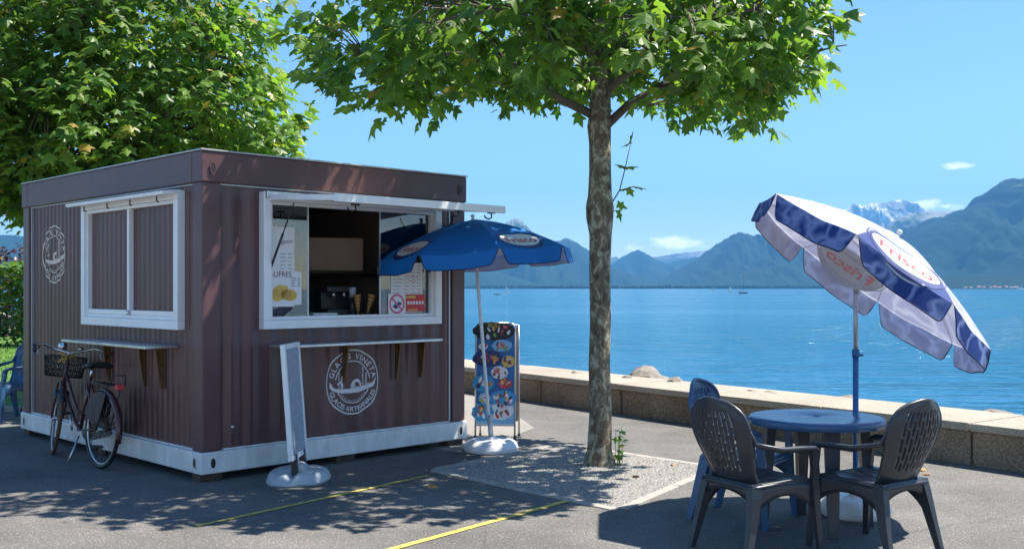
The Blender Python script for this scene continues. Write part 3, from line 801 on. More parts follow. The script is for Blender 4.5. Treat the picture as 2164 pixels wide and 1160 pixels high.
def limb(mb, a, b, r0, r1, rr, sag=.12, n=7):
    pts = []; L = (b - a).length
    j1, j2 = Vector((rr.gauss(0, 1), rr.gauss(0, 1), rr.gauss(0, .6))) * L * .06, Vector((rr.gauss(0, 1), rr.gauss(0, 1), rr.gauss(0, .6))) * L * .05
    for i in range(n + 1):
        t = i / n
        pts.append(a.lerp(b, t) + Vector((0, 0, sag * L * math.sin(PI * t) * .6)) + j1 * math.sin(PI * t) + j2 * math.sin(2 * PI * t))
    mb.tube(pts, [r0 + (r1 - r0) * (i / n) ** .8 for i in range(n + 1)], 7)
    return pts

# --- plane tree by the table
TB = gp(1268, 983)
tree = thing('plane_tree', TB, 0, 'plane tree with mottled trunk standing in the gravel bed', 'tree')
prof = [(0, .148, 0), (.05, .130, 0), (.16, .110, .0), (.5, .098, .006), (.9, .094, -.006), (1.3, .092, .004), (1.75, .091, -.004), (2.05, .099, 0), (2.2, .122, -.006), (2.3, .126, -.004), (2.4, .108, .0), (2.6, .098, .004), (2.85, .098, .0), (3.0, .108, -.008), (3.12, .098, 0), (3.4, .082, .01), (3.7, .07, -.005), (4.1, .055, .01), (4.6, .04, 0)]
mb = MB(); seg = 20
for_pts = []
vs, fs = [], []
for z, r, dx in prof:
    for k in range(seg):
        q = 2 * PI * k / seg
        rr_ = r * (1 + .10 * noise.noise(Vector((math.cos(q) * 1.3, math.sin(q) * 1.3, z * 2.2))) + (.10 * max(0, math.sin(q * 2.5 + 1)) if z < .1 else 0))
        vs.append((dx + rr_ * math.cos(q), rr_ * math.sin(q), z - .02))
for i in range(len(prof) - 1):
    for k in range(seg): fs.append((i * seg + k, i * seg + (k + 1) % seg, (i + 1) * seg + (k + 1) % seg, (i + 1) * seg + k))
fs.append(tuple((len(prof) - 1) * seg + k for k in range(seg)))
mb.add(vs, fs, True)
trunk = mb.build('trunk', 'bark', tree)
rr = random.Random(21)
fork = Vector((0, 0, 2.95))
LOX = [-1.98, -1.80, -1.45, -1.17, -.75, -.34, .07, .78, 1.32, 1.75, 2.1, 2.36, 2.8, 3.06]       # lower outline of the crown: world x -> z at the trunk's distance
LOZ = [3.75, 3.40, 3.02, 2.97, 3.10, 3.22, 3.10, 3.22, 3.08, 2.98, 2.84, 3.15, 3.52, 3.90]
limbs = []
ends = [(2.15, -.25, 3.62), (1.3, -1.1, 3.75), (1.55, 1.3, 3.85), (.2, 2.1, 3.8), (-.2, -1.4, 3.7), (-1.0, 1.5, 3.75), (-1.5, -.85, 3.72), (-2.35, .15, 3.62), (-1.5, .3, 4.5), (.5, .5, 5.3), (1.2, -.3, 4.7), (-.4, -.7, 5.0)]
for i, e in enumerate(ends):
    mb = MB(); a = fork + Vector((.07 * math.copysign(1, e[0]), 0, [0.02, .35, .62, .8, .5, .28, .7, .12, .95, 1.3, 1.05, 1.2][i]))
    e = Vector((e[0] * .88 - (TB.x - .78), e[1] * .9, e[2]))
    a.x *= .5; pts = limb(mb, a, e, .042 if i < 8 else .036, .012, rr, .16)
    limbs.append(pts)
    mb.build('limb', 'limb_bark', tree)
LP = [p for pts in limbs for p in pts[2:]]
for pts in list(limbs):
    for i in (2, 3, 4, 5, 6):
        for _ in range(2):
            d = (pts[i] - pts[i - 1]).normalized(); q = Vector((rr.gauss(0, 1), rr.gauss(0, 1), rr.gauss(.1, .5))).normalized()
            e = pts[i] + (d * .7 + q).normalized() * rr.uniform(.45, .95)
            if e.z < 3.4 or math.hypot(e.x / 2.3, e.y / (2.2 if e.y > 0 else 1.5)) > 1: continue
            mb = MB(); LP += limb(mb, pts[i], e, .016, .006, rr, .1, 5)[1:]; mb.build('branch', 'limb_bark', tree)
mats, twigs = [], MB()
N = 0
while N < 620:
    x, y, z = rr.uniform(-2.75, 2.4), rr.uniform(-2.45, 2.5), rr.uniform(2.75, 5.7)
    rad = math.hypot(x / (2.72 if x < 0 else 2.28), y / (2.5 if y > 0 else 1.7))
    if rad > 1: continue
    wx, wy = x + TB.x, y + TB.y
    zl = float(np.interp(wx / max(wy, 8.2) * 9.0, LOX, LOZ))
    if wy > TB.y: zl = H + (zl - H) * wy / 9.0
    zh = 3.7 + 2.0 * math.sqrt(max(0, 1 - rad ** 2))
    zl += .10
    if z < zl or z > zh: continue
    if rr.random() > (1.0 if z < zl + .7 else .55): continue
    c = Vector((x, y, z))
    if noise.noise(c * 1.25 + Vector((3, 9, 1))) < -.16: continue
    N += 1
    q = min(LP, key=lambda p: (p - c).length)
    mid = q.lerp(c, .5) + Vector((0, 0, .08))
    twigs.tube([q, mid, c], [.007, .005, .003], 5)
    out = (c - q).normalized()
    for k in range(rr.randint(10, 14)):
        d = Vector((rr.gauss(0, 1), rr.gauss(0, 1), rr.gauss(0, .6))).normalized()
        p = c + d * rr.uniform(.03, .24)
        tip = Vector((d.x + out.x * .6, d.y + out.y * .6, -rr.uniform(.15, 1.1)))
        mats.append(leaf_matrix(p, tip, rr.choice((.08, .11, .13, .15, .18)) * rr.uniform(.85, 1.1), rr))
twigs.build('twigs', 'limb_bark', tree, kind='stuff')
crown(tree, mats, 300, TB)
# sprout on the trunk and suckers at its foot
sp = MB(); sm = []
a = Vector((.06, -.02, 2.24)); pts = [a, Vector((.17, -.03, 2.42)), Vector((.22, -.03, 2.62)), Vector((.27, -.02, 2.84))]
sp.tube(pts, [.008, .006, .005, .003], 6); sp.tube([pts[1], Vector((.3, -.05, 2.45))], .004, 5); sp.tube([a, Vector((.16, -.04, 2.24))], .004, 5)
for p, t in ((pts[3], (.1, 0, .3)), (pts[3], (-.3, .1, -.1)), (pts[2], (.35, 0, .05)), (pts[2], (-.25, 0, .1)), (Vector((.3, -.05, 2.45)), (.35, -.1, -.05)), (Vector((.24, -.04, 2.44)), (.2, -.1, -.3)), (pts[1], (.3, .1, .1)), (Vector((.16, -.04, 2.24)), (.1, 0, -.3)), (Vector((.15, -.04, 2.30)), (.25, -.1, -.12))):
    sm.append(leaf_matrix(p, Vector(t), rr.uniform(.10, .15), rr))
so = sp.build('sprout', 'limb_bark', tree)
for m in sm: link('leaf', leaf_meshes[0], so).matrix_local = m
sk = MB(); sm = []
for i in range(7):
    x = .13 + rr.uniform(0, .16); y = rr.uniform(-.12, .05); h = rr.uniform(.05, .36)
    sk.tube([(x - .02, y, -.01), (x + rr.uniform(-.03, .05), y, h)], [.004, .002], 5)
    for k in range(4): sm.append(leaf_matrix(Vector((x, y, h * rr.uniform(.4, 1))), Vector((rr.gauss(0, 1), rr.gauss(0, 1), rr.uniform(-.2, .4))), rr.uniform(.04, .08), rr))
su = thing('sucker_shoots', TB, 0, 'small leafy shoots growing at the foot of the plane tree', 'plant')
sk.build('stem', 'grass', su); link('foliage', leaves_mesh('foliage', sm, LEAF, LEAF_F, 'grass'), su, kind='stuff')

# --- big tree behind the kiosk
T2 = Vector((-5.9, 14.3, 0))
tree2 = thing('broad_tree', T2, 0, 'broad leafy tree with dense crown rising behind the kiosk', 'tree')
mb = MB(); mb.tube([(0, 0, -.05), (.02, 0, .8), (-.02, .03, 1.8), (.03, 0, 2.6)], [.24, .19, .17, .16], 14); mb.build('trunk', 'bark', tree2)
rr = random.Random(33); LP = []
for i in range(11):
    q = i * 2.4; r = rr.uniform(1.3, 2.3); e = Vector((r * math.cos(q), r * math.sin(q), rr.uniform(3.0, 5.8))); mb = MB()
    LP += limb(mb, Vector((0, 0, 2.4 + .05 * i)), e, .07, .02, rr)[2:]; mb.build('limb', 'limb_bark', tree2)
mats, twigs, N = [], MB(), 0
while N < 1600:
    d = Vector((rr.gauss(0, 1), rr.gauss(0, 1), rr.gauss(0, 1))).normalized()
    k = rr.random() ** .30
    c = Vector((d.x * 3.15 * k, d.y * 2.9 * k, 4.15 + d.z * (2.75 if d.z > 0 else 2.15) * k))
    lump = .88 + .24 * noise.noise(d * 2.1 + Vector((4, 2, 7)))
    c = Vector((c.x * lump, c.y * lump, 4.15 + (c.z - 4.15) * lump))
    if c.z < 1.9: continue
    if c.y > .8 and rr.random() < .6: continue
    N += 1
    q = min(LP, key=lambda p: (p - c).length)
    if k < .9: twigs.tube([q, q.lerp(c, .5) + Vector((0, 0, .08)), c], [.012, .008, .004], 4)
    for _ in range(rr.randint(8, 12)):
        e = Vector((rr.gauss(0, 1), rr.gauss(0, 1), rr.gauss(0, .7))).normalized()
        p = c + e * rr.uniform(.05, .30)
        mats.append(leaf_matrix(p, Vector((e.x + d.x * .7, e.y + d.y * .7, -rr.uniform(.1, .9))), rr.choice((.10, .13, .16, .20)) * rr.uniform(.85, 1.1), rr))
twigs.build('twigs', 'limb_bark', tree2, kind='stuff')
crown(tree2, mats, 300, T2)

# --- hedge and purple bush at the back left
def bush(name, loc, rx, ry, rz, n, size, matn, label, cat, boxy=False, seed=1):
    t = thing(name, loc, 0, label, cat); rr = random.Random(seed); ms = []
    for i in range(n):
        if boxy: c = Vector((rr.uniform(-rx, rx), rr.uniform(-ry, ry), rr.uniform(0, rz))); 
        else:
            d = Vector((rr.gauss(0, 1), rr.gauss(0, 1), abs(rr.gauss(0, 1)))).normalized() * rr.random() ** .3; c = Vector((d.x * rx, d.y * ry, d.z * rz))
        if boxy:
            k = rr.random()
            if k < .5: c.y = -ry + abs(rr.gauss(0, .12))
            elif k < .75: c.z = rz - abs(rr.gauss(0, .12))
        c += Vector((1, 1, 1)) * .22 * noise.noise(c * 1.1)
        ms.append(leaf_matrix(c, Vector((rr.gauss(0, 1), rr.gauss(0, 1), -rr.uniform(-.3, .8))), size * rr.uniform(.7, 1.3), rr))
    link('foliage', leaves_mesh('foliage', ms, OVAL, OVAL_F, matn), t, kind='stuff')
    mb = MB()
    for i in range(6): x = rr.uniform(-rx, rx) * .8; mb.tube([(x, 0, -.05), (x + rr.uniform(-.2, .2), 0, rz * .7)], [.05, .02], 6)
    mb.build('stem', 'limb_bark', t)
bush('hedge', (-15.4, 27.6, 0), 5.2, .8, 2.15, 15000, .16, 'leaf_hedge', 'bright green clipped hedge behind the lawn', 'hedge', True, 2)
bush('purple_bush', (-16.6, 34, 0), 1.9, 1.7, 3.0, 5000, .17, 'leaf_purple', 'dark purple-leaved bush behind the green hedge', 'bush', False, 3)

# ------------------------------------------------------------------ kiosk
KW, KD, Z0, Z1 = 2.85, 3.88, .065, 2.665
K0 = Vector((-2.486, 8.23, 0))
kiosk = thing('kiosk', K0, R(45), 'brown corrugated container kiosk selling ice cream', 'kiosk')
E1, E2 = Vector((math.cos(R(45)), math.sin(R(45)), 0)), Vector((-math.sin(R(45)), math.cos(R(45)), 0))
def kr(px, py, y=0.0):
    """photo pixel -> (x, z) on the kiosk's serving side, y metres behind its face"""
    t = (px - CX) / F; A = K0 + E2 * y
    x = (t * A.y - A.x) / (E1.x - t * E1.y); d = A.y + x * E1.y
    return x, H + (HY - py) / F * d
class Rib:
    """trapezoid ribs of a wall sheet"""
    def __init__(s, pitch, dep, flat): s.p, s.d, s.f = pitch, dep, flat; s.sl = pitch / 2 - flat
    def __call__(s, u):
        u = u % s.p
        if u < s.f: return 0.0
        if u < s.f + s.sl: return s.d * (u - s.f) / s.sl
        if u < 2 * s.f + s.sl: return s.d
        return s.d * (s.p - u) / s.sl
    def kinks(s, a, b): return sorted({round(k * s.p + q, 5) for k in range(int(a / s.p) - 1, int(b / s.p) + 2) for q in (0, s.f, s.f + s.sl, 2 * s.f + s.sl) if a < k * s.p + q < b})
RIB_R, RIB_L = Rib(.180, .020, .028), Rib(.096, .013, .020)
WIN = (.545, 2.517, 1.215, 2.372)          # serving-side window: x0, x1, z0, z1
WINL = (.35, 2.29, 1.215, 2.372)           # other side: along y
ZA, ZB = .245, 2.405
INSET = .045
def corr_wall(mb, a, b, place, win=None, za=ZA, zb=ZB, corr=RIB_R):
    us = sorted(set([a, b] + corr.kinks(a, b) + ([win[0], win[1]] if win else [])))
    for u0, u1 in zip(us, us[1:]):
        m = (u0 + u1) / 2
        spans = [(za, zb)] if not win or not (win[0] < m < win[1]) else [(za, win[2]), (win[3], zb)]
        for z0, z1 in spans:
            mb.add([place(u0, corr(u0 + 1e-7), z0), place(u1, corr(u1 - 1e-7), z0), place(u1, corr(u1 - 1e-7), z1), place(u0, corr(u0 + 1e-7), z1)], [(0, 1, 2, 3)])
right_pl = lambda u, o, z: (u, INSET - o, z)
left_pl = lambda u, o, z: (INSET - o, u, z)
mb = MB(); corr_wall(mb, .16, KW - .16, right_pl, (WIN[0] + .03, WIN[1] - .03, WIN[2] + .03, WIN[3] - .03)); mb.build('wall_panel', 'brown_paint', kiosk)
mb = MB(); corr_wall(mb, .16, KD - .16, left_pl, (WINL[0] + .03, WINL[1] - .03, WINL[2] + .03, WINL[3] - .03), corr=RIB_L); mb.build('wall_panel', 'brown_paint', kiosk)
mb = MB(); corr_wall(mb, .16, KD - .16, lambda u, o, z: (KW - INSET + o, u, z)); mb.build('wall_panel', 'brown_paint', kiosk)
mb = MB(); corr_wall(mb, .16, KW - .16, lambda u, o, z: (u, KD - INSET + o, z)); mb.build('wall_panel', 'brown_paint', kiosk)
# inner lining, floor, ceiling
mb = MB()
x0, x1, y0, y1 = .11, KW - .11, .11, KD - .11
mb.add([(x1, y0, .25), (x1, y1, .25), (x1, y1, 2.5), (x1, y0, 2.5)], [(0, 1, 2, 3)])
mb.add([(x0, y1, .25), (x1, y1, .25), (x1, y1, 2.5), (x0, y1, 2.5)], [(0, 1, 2, 3)])
mb.add([(x0, y0, .26), (x1, y0, .26), (x1, y1, .26), (x0, y1, .26)], [(0, 1, 2, 3)])
mb.add([(x0, y0, 2.49), (x1, y0, 2.49), (x1, y1, 2.49), (x0, y1, 2.49)], [(0, 1, 2, 3)])
mb.add([(x0, y0, .25), (x0, y1, .25), (x0, y1, 2.5), (x0, y0, 2.5)], [(0, 1, 2, 3)])
for a, b, c, d in ((x0, WIN[0] + .05, .25, 2.5), (WIN[1] - .05, x1, .25, 2.5), (WIN[0] + .05, WIN[1] - .05, .25, WIN[2] + .04), (WIN[0] + .05, WIN[1] - .05, WIN[3] - .04, 2.5)):
    mb.add([(a, y0, c), (b, y0, c), (b, y0, d), (a, y0, d)], [(0, 1, 2, 3)])
mb.build('lining', 'interior', kiosk)
# posts
for x, y in ((0, 0), (KW, 0), (0, KD), (KW, KD)):
    sx, sy = (1 if x == 0 else -1), (1 if y == 0 else -1); mb = MB()
    a, b = sorted((x, x + sx * .165)); c, d = sorted((y, y + sy * .165)); mb.box(a, b, c, d, .243, 2.42, .012); mb.build('corner_post', 'brown_beam', kiosk)
# light joint strips beside the posts and under the roof beam
for pl, n_ in (((lambda u, o, z: (u, .012 - o, z)), KW), ((lambda u, o, z: (.012 - o, u, z)), KD)):
    mb = MB()
    for u in ((n_ - .20,) if n_ == KW else (n_ - .21,)):
        vs = [pl(u + a, b, z) for z in (ZA, 2.415) for a, b in ((0, 0), (.016, 0), (.016, -.03), (0, -.03))]
        mb.add(vs, [(0, 1, 5, 4), (1, 2, 6, 5), (3, 0, 4, 7), (4, 5, 6, 7)])
    vs = [pl(u, b, z) for u in (.17, n_ - .17) for b, z in ((-.004, 2.400), (-.004, 2.412), (-.03, 2.412), (-.03, 2.400))]
    mb.add(vs, [(0, 1, 5, 4), (1, 2, 6, 5), (2, 3, 7, 6), (3, 0, 4, 7), (0, 1, 2, 3), (4, 5, 6, 7)])
    mb.build('joint_strip', 'seam_light', kiosk)
# roof beams + roof
mb = MB(); mb.box(-.012, KW + .012, -.012, .15, 2.415, Z1, .01); mb.build('roof_beam', 'brown_beam', kiosk)
mb = MB(); mb.box(-.012, .15, .1505, KD - .1505, 2.415, Z1, .01); mb.build('roof_beam', 'brown_beam', kiosk)
mb = MB(); mb.box(KW - .15, KW + .012, .1505, KD - .1505, 2.415, Z1, .01); mb.build('roof_beam', 'brown_beam', kiosk)
mb = MB(); mb.box(-.012, KW + .012, KD - .15, KD + .012, 2.415, Z1, .01); mb.build('roof_beam', 'brown_beam', kiosk)
mb = MB(); mb.box(-.02, KW + .02, -.02, KD + .02, Z1 + .002, Z1 + .016, .003); mb.build('roof_sheet', 'seam_light', kiosk)
# base rails
mb = MB(); mb.box(-.02, KW + .02, -.02, .13, Z0, .24, .012); mb.box(.2, KW - .2, .018, .10, .2405, .252, .004); mb.build('base_rail', 'white_steel', kiosk)
mb = MB(); mb.box(-.02, .13, .1305, KD - .1305, Z0, .24, .012); mb.box(.018, .10, .2, KD - .2, .2405, .252, .004); mb.build('base_rail', 'white_steel', kiosk)
mb = MB(); mb.box(KW - .13, KW + .02, .1305, KD - .1305, Z0, .24, .012); mb.build('base_rail', 'white_steel', kiosk)
mb = MB(); mb.box(-.02, KW + .02, KD - .13, KD + .02, Z0, .24, .012); mb.build('base_rail', 'white_steel', kiosk)
# lifting sockets at the corners: flat black ovals painted for their inner shade
def socket(cx, cz, face, zr=.045, xr=.021):
    fl = Flat(); fl.ell(0, 0, xr, zr, 0, 20)
    mb = fl.lay(lambda x, y: (cx + x, -.0235, cz + y) if face == 'r' else (-.0235, cx + x, cz + y)); mb.build('socket_shade', 'ink_black', kiosk)
    fl = Flat(); fl.ring(0, 0, xr, xr + .007, n=20, ky=(zr + .004) / (xr + .004))
    mb = fl.lay(lambda x, y: (cx + x, -.0245, cz + y) if face == 'r' else (-.0245, cx + x, cz + y)); mb.build('socket_rim', 'white_steel' if cz < 1 else 'brown_beam', kiosk)
for c, z, f in ((.085, .15, 'r'), (KW - .075, .15, 'r'), (.085, .15, 'l'), (KD - .085, .15, 'l'), (.085, 2.53, 'r'), (KW - .075, 2.53, 'r')): socket(c, z, f)
for x, y in ((.1, .1), (KW - .1, .1), (.1, KD - .1), (KW - .1, KD - .1), (KW / 2, .1), (.1, KD / 2)):
    mb = MB(); mb.box(x - .10, x + .10, y - .07, y + .07, 0, .064, .006); mb.build('support_block', 'timber', kiosk)
mb = MB(); mb.lathe([(.018, 0), (.03, .004), (.03, .012), (.012, .014), (.012, .03), (0, .03)], 16, Matrix.Translation((.285, INSET - .002, .42)) @ Matrix.Rotation(R(90), 4, 'X')); mb.build('vent_cap', 'chrome', kiosk)

# window on the serving side
def bar_frame(mb, x0, x1, z0, z1, w, y0, y1, bev=.006, fn=None):
    for a, b, c, d in ((x0, x1, z0, z0 + w), (x0, x1, z1 - w, z1), (x0, x0 + w, z0 + w, z1 - w), (x1 - w, x1, z0 + w, z1 - w)):
        mb.box(a, b, y0, y1, c, d, bev, fn)
win = None
mb = MB(); bar_frame(mb, *WIN, .075, -.035, .075); win = mb.build('window_frame', 'white_frame', kiosk)
mb = MB(); bar_frame(mb, WIN[0] + .076, WIN[1] - .076, WIN[2] + .076, WIN[3] - .076, .028, .0, .07, .004); mb.build('inner_frame', 'white_frame', win)
ix0, ix1, iz0, iz1 = WIN[0] + .105, WIN[1] - .105, WIN[2] + .105, WIN[3] - .105
xa = kr(650, 560, .03)[0]; xb = kr(803, 560, .045)[0]
for a, b, y in ((ix0, xa, .028), (xb, ix1, .045)):
    mb = MB(); mb.box(a, b, y, y + .005, iz0, iz1); mb.build('glass_pane', 'glass', win)
for q0, q1, r0 in ((xa - .004, xa + .008, .024), (xb - .008, xb + .004, .041), (xb + .14, xb + .146, .052)): mb = MB(); mb.box(q0, q1, r0, r0 + .014, iz0, iz1); mb.build('pane_edge', 'alu', win)
# raised flap (awning shutter) of the serving window: hinged at the top, held out by gas struts
FL, ZH, ZO = 1.0, 2.318, 2.250
fx0, fx1 = WIN[0] + .05, WIN[1] - .10
flM = Matrix.Translation((0, -.02, ZH)) @ Matrix.Rotation(math.atan2(ZH - ZO, FL), 4, 'X') @ Matrix.Rotation(PI, 4, 'Z') @ Matrix.Translation((-(fx0 + fx1), 0, 0))
flap = MB(); flap.box(fx0 + .03, fx1 - .03, .03, FL - .03, .006, .026, 0, flM)
flap = flap.build('flap', 'white_steel', kiosk)
mb = MB()
mb.box(fx0, fx1, FL - .05, FL, -.02, .045, .004, flM); mb.box(fx0, fx1, 0, .05, -.02, .045, .004, flM)
mb.box(fx0, fx0 + .05, .0505, FL - .0505, -.012, .035, .004, flM); mb.box(fx1 - .05, fx1, .0505, FL - .0505, -.012, .035, .004, flM)
mb.build('flap_frame', 'white_frame', flap)
for u in (.28, .72, .97):
    x = fx0 + (fx1 - fx0) * (1 - u) if False else fx0 + (fx1 - fx0) * u - (.06 if u > .9 else 0)
    y = -FL + .05 if u > .5 else -.55
    zz = ZH - (ZH - ZO) * (-y / FL) - .012
    mb = MB(); mb.box(x - .04, x + .04, y - .012, y + .012, zz - .014, zz); mb.tube([(x, y, zz - .01), (x + .005, y, zz - .05), (x - .03, y, zz - .065), (x - .07, y, zz - .055), (x - .085, y, zz - .035)], .007, 6); mb.build('hook', 'black_plastic', flap)
for x in (fx0 + .03, fx1 - .03):
    mb = MB(); a = Vector((x, -.36, ZH - .06)); b = Vector((x, .0, 1.72)); mb.tube([a, a.lerp(b, .45)], .006, 6); mb.tube([a.lerp(b, .45), b], .011, 6); mb.build('gas_strut', 'black_plastic', flap)
mb = MB(); mb.box(WIN[0] + .01, WIN[1] - .01, -.065, -.036, WIN[3] - .055, WIN[3] + .004, .005); mb.build('hinge_rail', 'alu', win)

# closed window of the other side: white frame, centre bar, ribbed shutters, folded flap rail on top
mb = MB(); S = Matrix(((0, 1, 0, 0), (1, 0, 0, 0), (0, 0, 1, 0), (0, 0, 0, 1)))
bar_frame(mb, *WINL, .075, -.035, .075, .006, S); winl = mb.build('window_frame', 'white_frame', kiosk)
mb = MB(); bar_frame(mb, WINL[0] + .076, WINL[1] - .076, WINL[2] + .076, WINL[3] - .076, .03, -.01, .06, .004, S)
mb.box(WINL[0] + .107, WINL[1] - .107, -.005, .055, WINL[2] + .107, WINL[2] + .15, .004, S); mb.build('inner_frame', 'white_frame', winl)
yc = .5 * (WINL[0] + WINL[1])
mb = MB(); mb.box(yc - .022, yc + .022, -.012, .05, WINL[2] + .151, WINL[3] - .107, .004, S); mb.build('centre_bar', 'white_frame', winl)
for a, b in ((WINL[0] + .107, yc - .023), (yc + .023, WINL[1] - .107)):
    mb = MB(); corr_wall(mb, a, b, lambda u, o, z: (.04 - o * .8, u, z), None, WINL[2] + .151, WINL[3] - .107, RIB_L); mb.build('shutter_panel', 'brown_paint', winl)
mb = MB(); mb.lathe([(.02, 0), (.02, .02), (.008, .024), (0, .024)], 14, Matrix.Translation((-.012, yc - .02, WINL[2] + .128)) @ Matrix.Rotation(R(-90), 4, 'Y')); mb.build('lock', 'chrome', winl)
mb = MB(); Mx = Matrix.Translation((-.037, 0, WINL[3] - .02)) @ Matrix.Rotation(R(-7), 4, 'Y')
mb.box(-.13, 0, WINL[0] + .0, WINL[1] + .03, -.01, .02, .004, Mx); fr = mb.build('folded_flap_rail', 'white_frame', winl)
for u in (.12, .38, .62, .88):
    y = WINL[0] + (WINL[1] - WINL[0]) * u; mb = MB(); mb.tube([(-.10, y, WINL[3] - .045), (-.10, y, WINL[3] - .085), (-.075, y + .02, WINL[3] - .09)], .007, 6); mb.build('hook', 'black_plastic', fr)

# counter shelves with brackets on both sides
def shelf(a, b, z, dep, side, brs):
    pl = Matrix.Identity(4) if side == 'r' else S
    mb = MB(); mb.box(a, b, -dep, .018, z - .022, z, .004, pl); sh = mb.build('counter_shelf', 'shelf_metal', kiosk)
    for u in brs:
        mb = MB()
        mb.add([pl @ Vector(p) for p in ((u, -.004, z - .023), (u, -.055, z - .023), (u, -.010, z - .36), (u + .012, -.004, z - .023), (u + .012, -.055, z - .023), (u + .012, -.010, z - .36))], [(0, 1, 2), (3, 5, 4), (0, 3, 4, 1), (1, 4, 5, 2), (2, 5, 3, 0)])
        mb.box(u - .006, u + .018, -.006, .02, z - .38, z - .024, .002, pl); mb.build('bracket', 'bracket_gold', sh)
xs = [kr(px, 770, 0)[0] for px in (728, 838, 890)]
shelf(.62, 2.325, 1.085, .27, 'r', [xs[0], xs[1], xs[2]])
shelf(.44, 2.16, 1.085, .27, 'l', [.70, 1.02, 1.75])

# round emblems painted on the ribs
def emblem():
    e = Flat()
    e.ring(0, 0, .955, 1.0, n=72)
    e.ring(0, 0, .625, .655, R(8), R(172), n=40); e.ring(0, 0, .625, .655, R(204), R(336), n=36)
    e.arc_text('GLACES VENETA', .715, R(88), .24, False, 1.0, bold=.016)
    e.arc_text('GLACES ARTISANALES', .905, R(270), .215, True, .90, bold=.016)
    for i in range(26):
        a = R(216 + 108 * i / 25); r0 = .555; w = .018 if i % 4 else .006
        e.add([((r0 + q) * math.cos(a + s_), (r0 + q) * math.sin(a + s_)) for q, s_ in ((0, -w), (0, w), (.035, w), (.035, -w))], [(0, 1, 2, 3)])
    up = [(-.86, -.02), (-.83, .04), (-.80, .02), (-.82, -.07), (-.70, -.16), (-.45, -.20), (-.1, -.21), (.2, -.18), (.5, -.12), (.68, -.07), (.79, .0), (.82, .08), (.85, .13)]
    lo = [(.87, .06), (.84, -.06), (.76, -.17), (.55, -.25), (.25, -.32), (-.1, -.345), (-.45, -.32), (-.7, -.26), (-.82, -.17), (-.875, -.08)]
    n = len(up); m = len(lo)
    top = sorted(up, key=lambda p: p[0]); bot = sorted(lo, key=lambda p: p[0])
    xs_ = np.linspace(-.84, .86, 30); ty = np.interp(xs_, [p[0] for p in top], [p[1] for p in top]); by = np.interp(xs_, [p[0] for p in bot], [p[1] for p in bot])
    for i in range(29): e.add([(xs_[i], by[i]), (xs_[i + 1], by[i + 1]), (xs_[i + 1], ty[i + 1]), (xs_[i], ty[i])], [(0, 1, 2, 3)])
    e.ring(.13, -.17, .13, .205, R(0), R(180), n=16, ky=1.25); e.rect(-.075, -.01, -.2, -.12); e.rect(.27, .335, -.18, -.1); e.rect(.0, .06, -.19, -.02)
    e.rect(-.075, .335, -.205, -.15)
    for x, y0 in ((.40, .34), (.52, .24)):
        for k in range(7): e.add([(x - .028, y0 - .07 * k), (x + .028, y0 - .07 * k + .025), (x + .028, y0 - .07 * k - .018), (x - .028, y0 - .07 * k - .043)], [(3, 2, 1, 0)])
    e.rect(.385, .415, .36, .45); e.rect(.365, .435, .385, .41)
    e.ell(-.42, .16, .035, .045); e.poly([(-.47, .12), (-.38, .12), (-.36, -.04), (-.39, -.19), (-.46, -.19), (-.48, -.02)]); e.poly([(-.47, .06), (-.60, -.03), (-.585, -.06), (-.46, .0)]); e.rect(-.545, -.525, -.2, .33)
    e.rect(.44, .74, -.075, -.06)
    return e
def put_emblem(c, z, rad, side, matn):
    e = emblem(); sgn = 1
    if side == 'r':
        e.v = [(c + x * rad, z + y * rad) for x, y in e.v]; corr = RIB_R; fn = lambda u, zz: (u, INSET - corr(u) - .003, zz)
    else:   # seen from outside, the run of the wall goes from right to left
        e.v = [(c - x * rad, z + y * rad) for x, y in e.v]; corr = RIB_L; fn = lambda u, zz: (INSET - corr(u) - .003, u, zz)
    mb = e.lay(fn, corr.kinks(c - rad, c + rad)); mb.build('emblem', matn, kiosk)
ex, ez = kr(750, 807); put_emblem(ex, ez, .295, 'r', 'white_print')
put_emblem(.805 * KD, 1.905, .295, 'l', 'cream_print')

# ------------------------------------------------------------------ things in and on the kiosk
def kthing(name, x, y, z, label, cat, rz=0, group=None):
    p = K0 + E1 * x + E2 * y
    return thing(name, (p.x, p.y, z), R(45) + rz, label, cat, group)
mb = MB(); mb.box(.12, 2.62, .13, .62, 1.265, 1.305, .005)
wt = kthing('worktop', 0, 0, 0, 'dark worktop inside the kiosk behind the serving window', 'counter'); mb.build('top', 'interior', wt)
mb = MB(); mb.box(.14, 2.6, .55, .60, .26, 1.264); mb.build('front_panel', 'interior', wt)
sh = kthing('wall_shelf', 0, 0, 0, 'dark shelf board inside the kiosk carrying a cardboard box', 'shelf')
mb = MB(); mb.box(1.35, 2.735, .85, 1.42, 1.705, 1.735, .003); mb.build('board', 'timber', sh)
for x in (1.6, 2.6): mb = MB(); mb.box(x, x + .03, .9, 1.4, 1.68, 1.7045); mb.build('bracket', 'black_plastic', sh)
cb = kthing('cardboard_box', 1.98, 1.12, 1.7355, 'brown cardboard box on the shelf inside the kiosk', 'box', R(-22))
mb = MB(); mb.box(-.32, .32, -.2, .2, 0, .32, .004); mb.build('carton', 'cardboard', cb)
mb = MB(); mb.box(-.318, .318, -.2, -.004, .3205, .326); mb.build('flap', 'cardboard', cb); mb = MB(); mb.box(-.318, .318, .004, .2, .3205, .326); mb.build('flap', 'cardboard', cb)
mb = MB(); mb.box(-.3215, -.3205, -.05, .05, .08, .2); mb.build('printed_mark', 'ink_brown', cb)
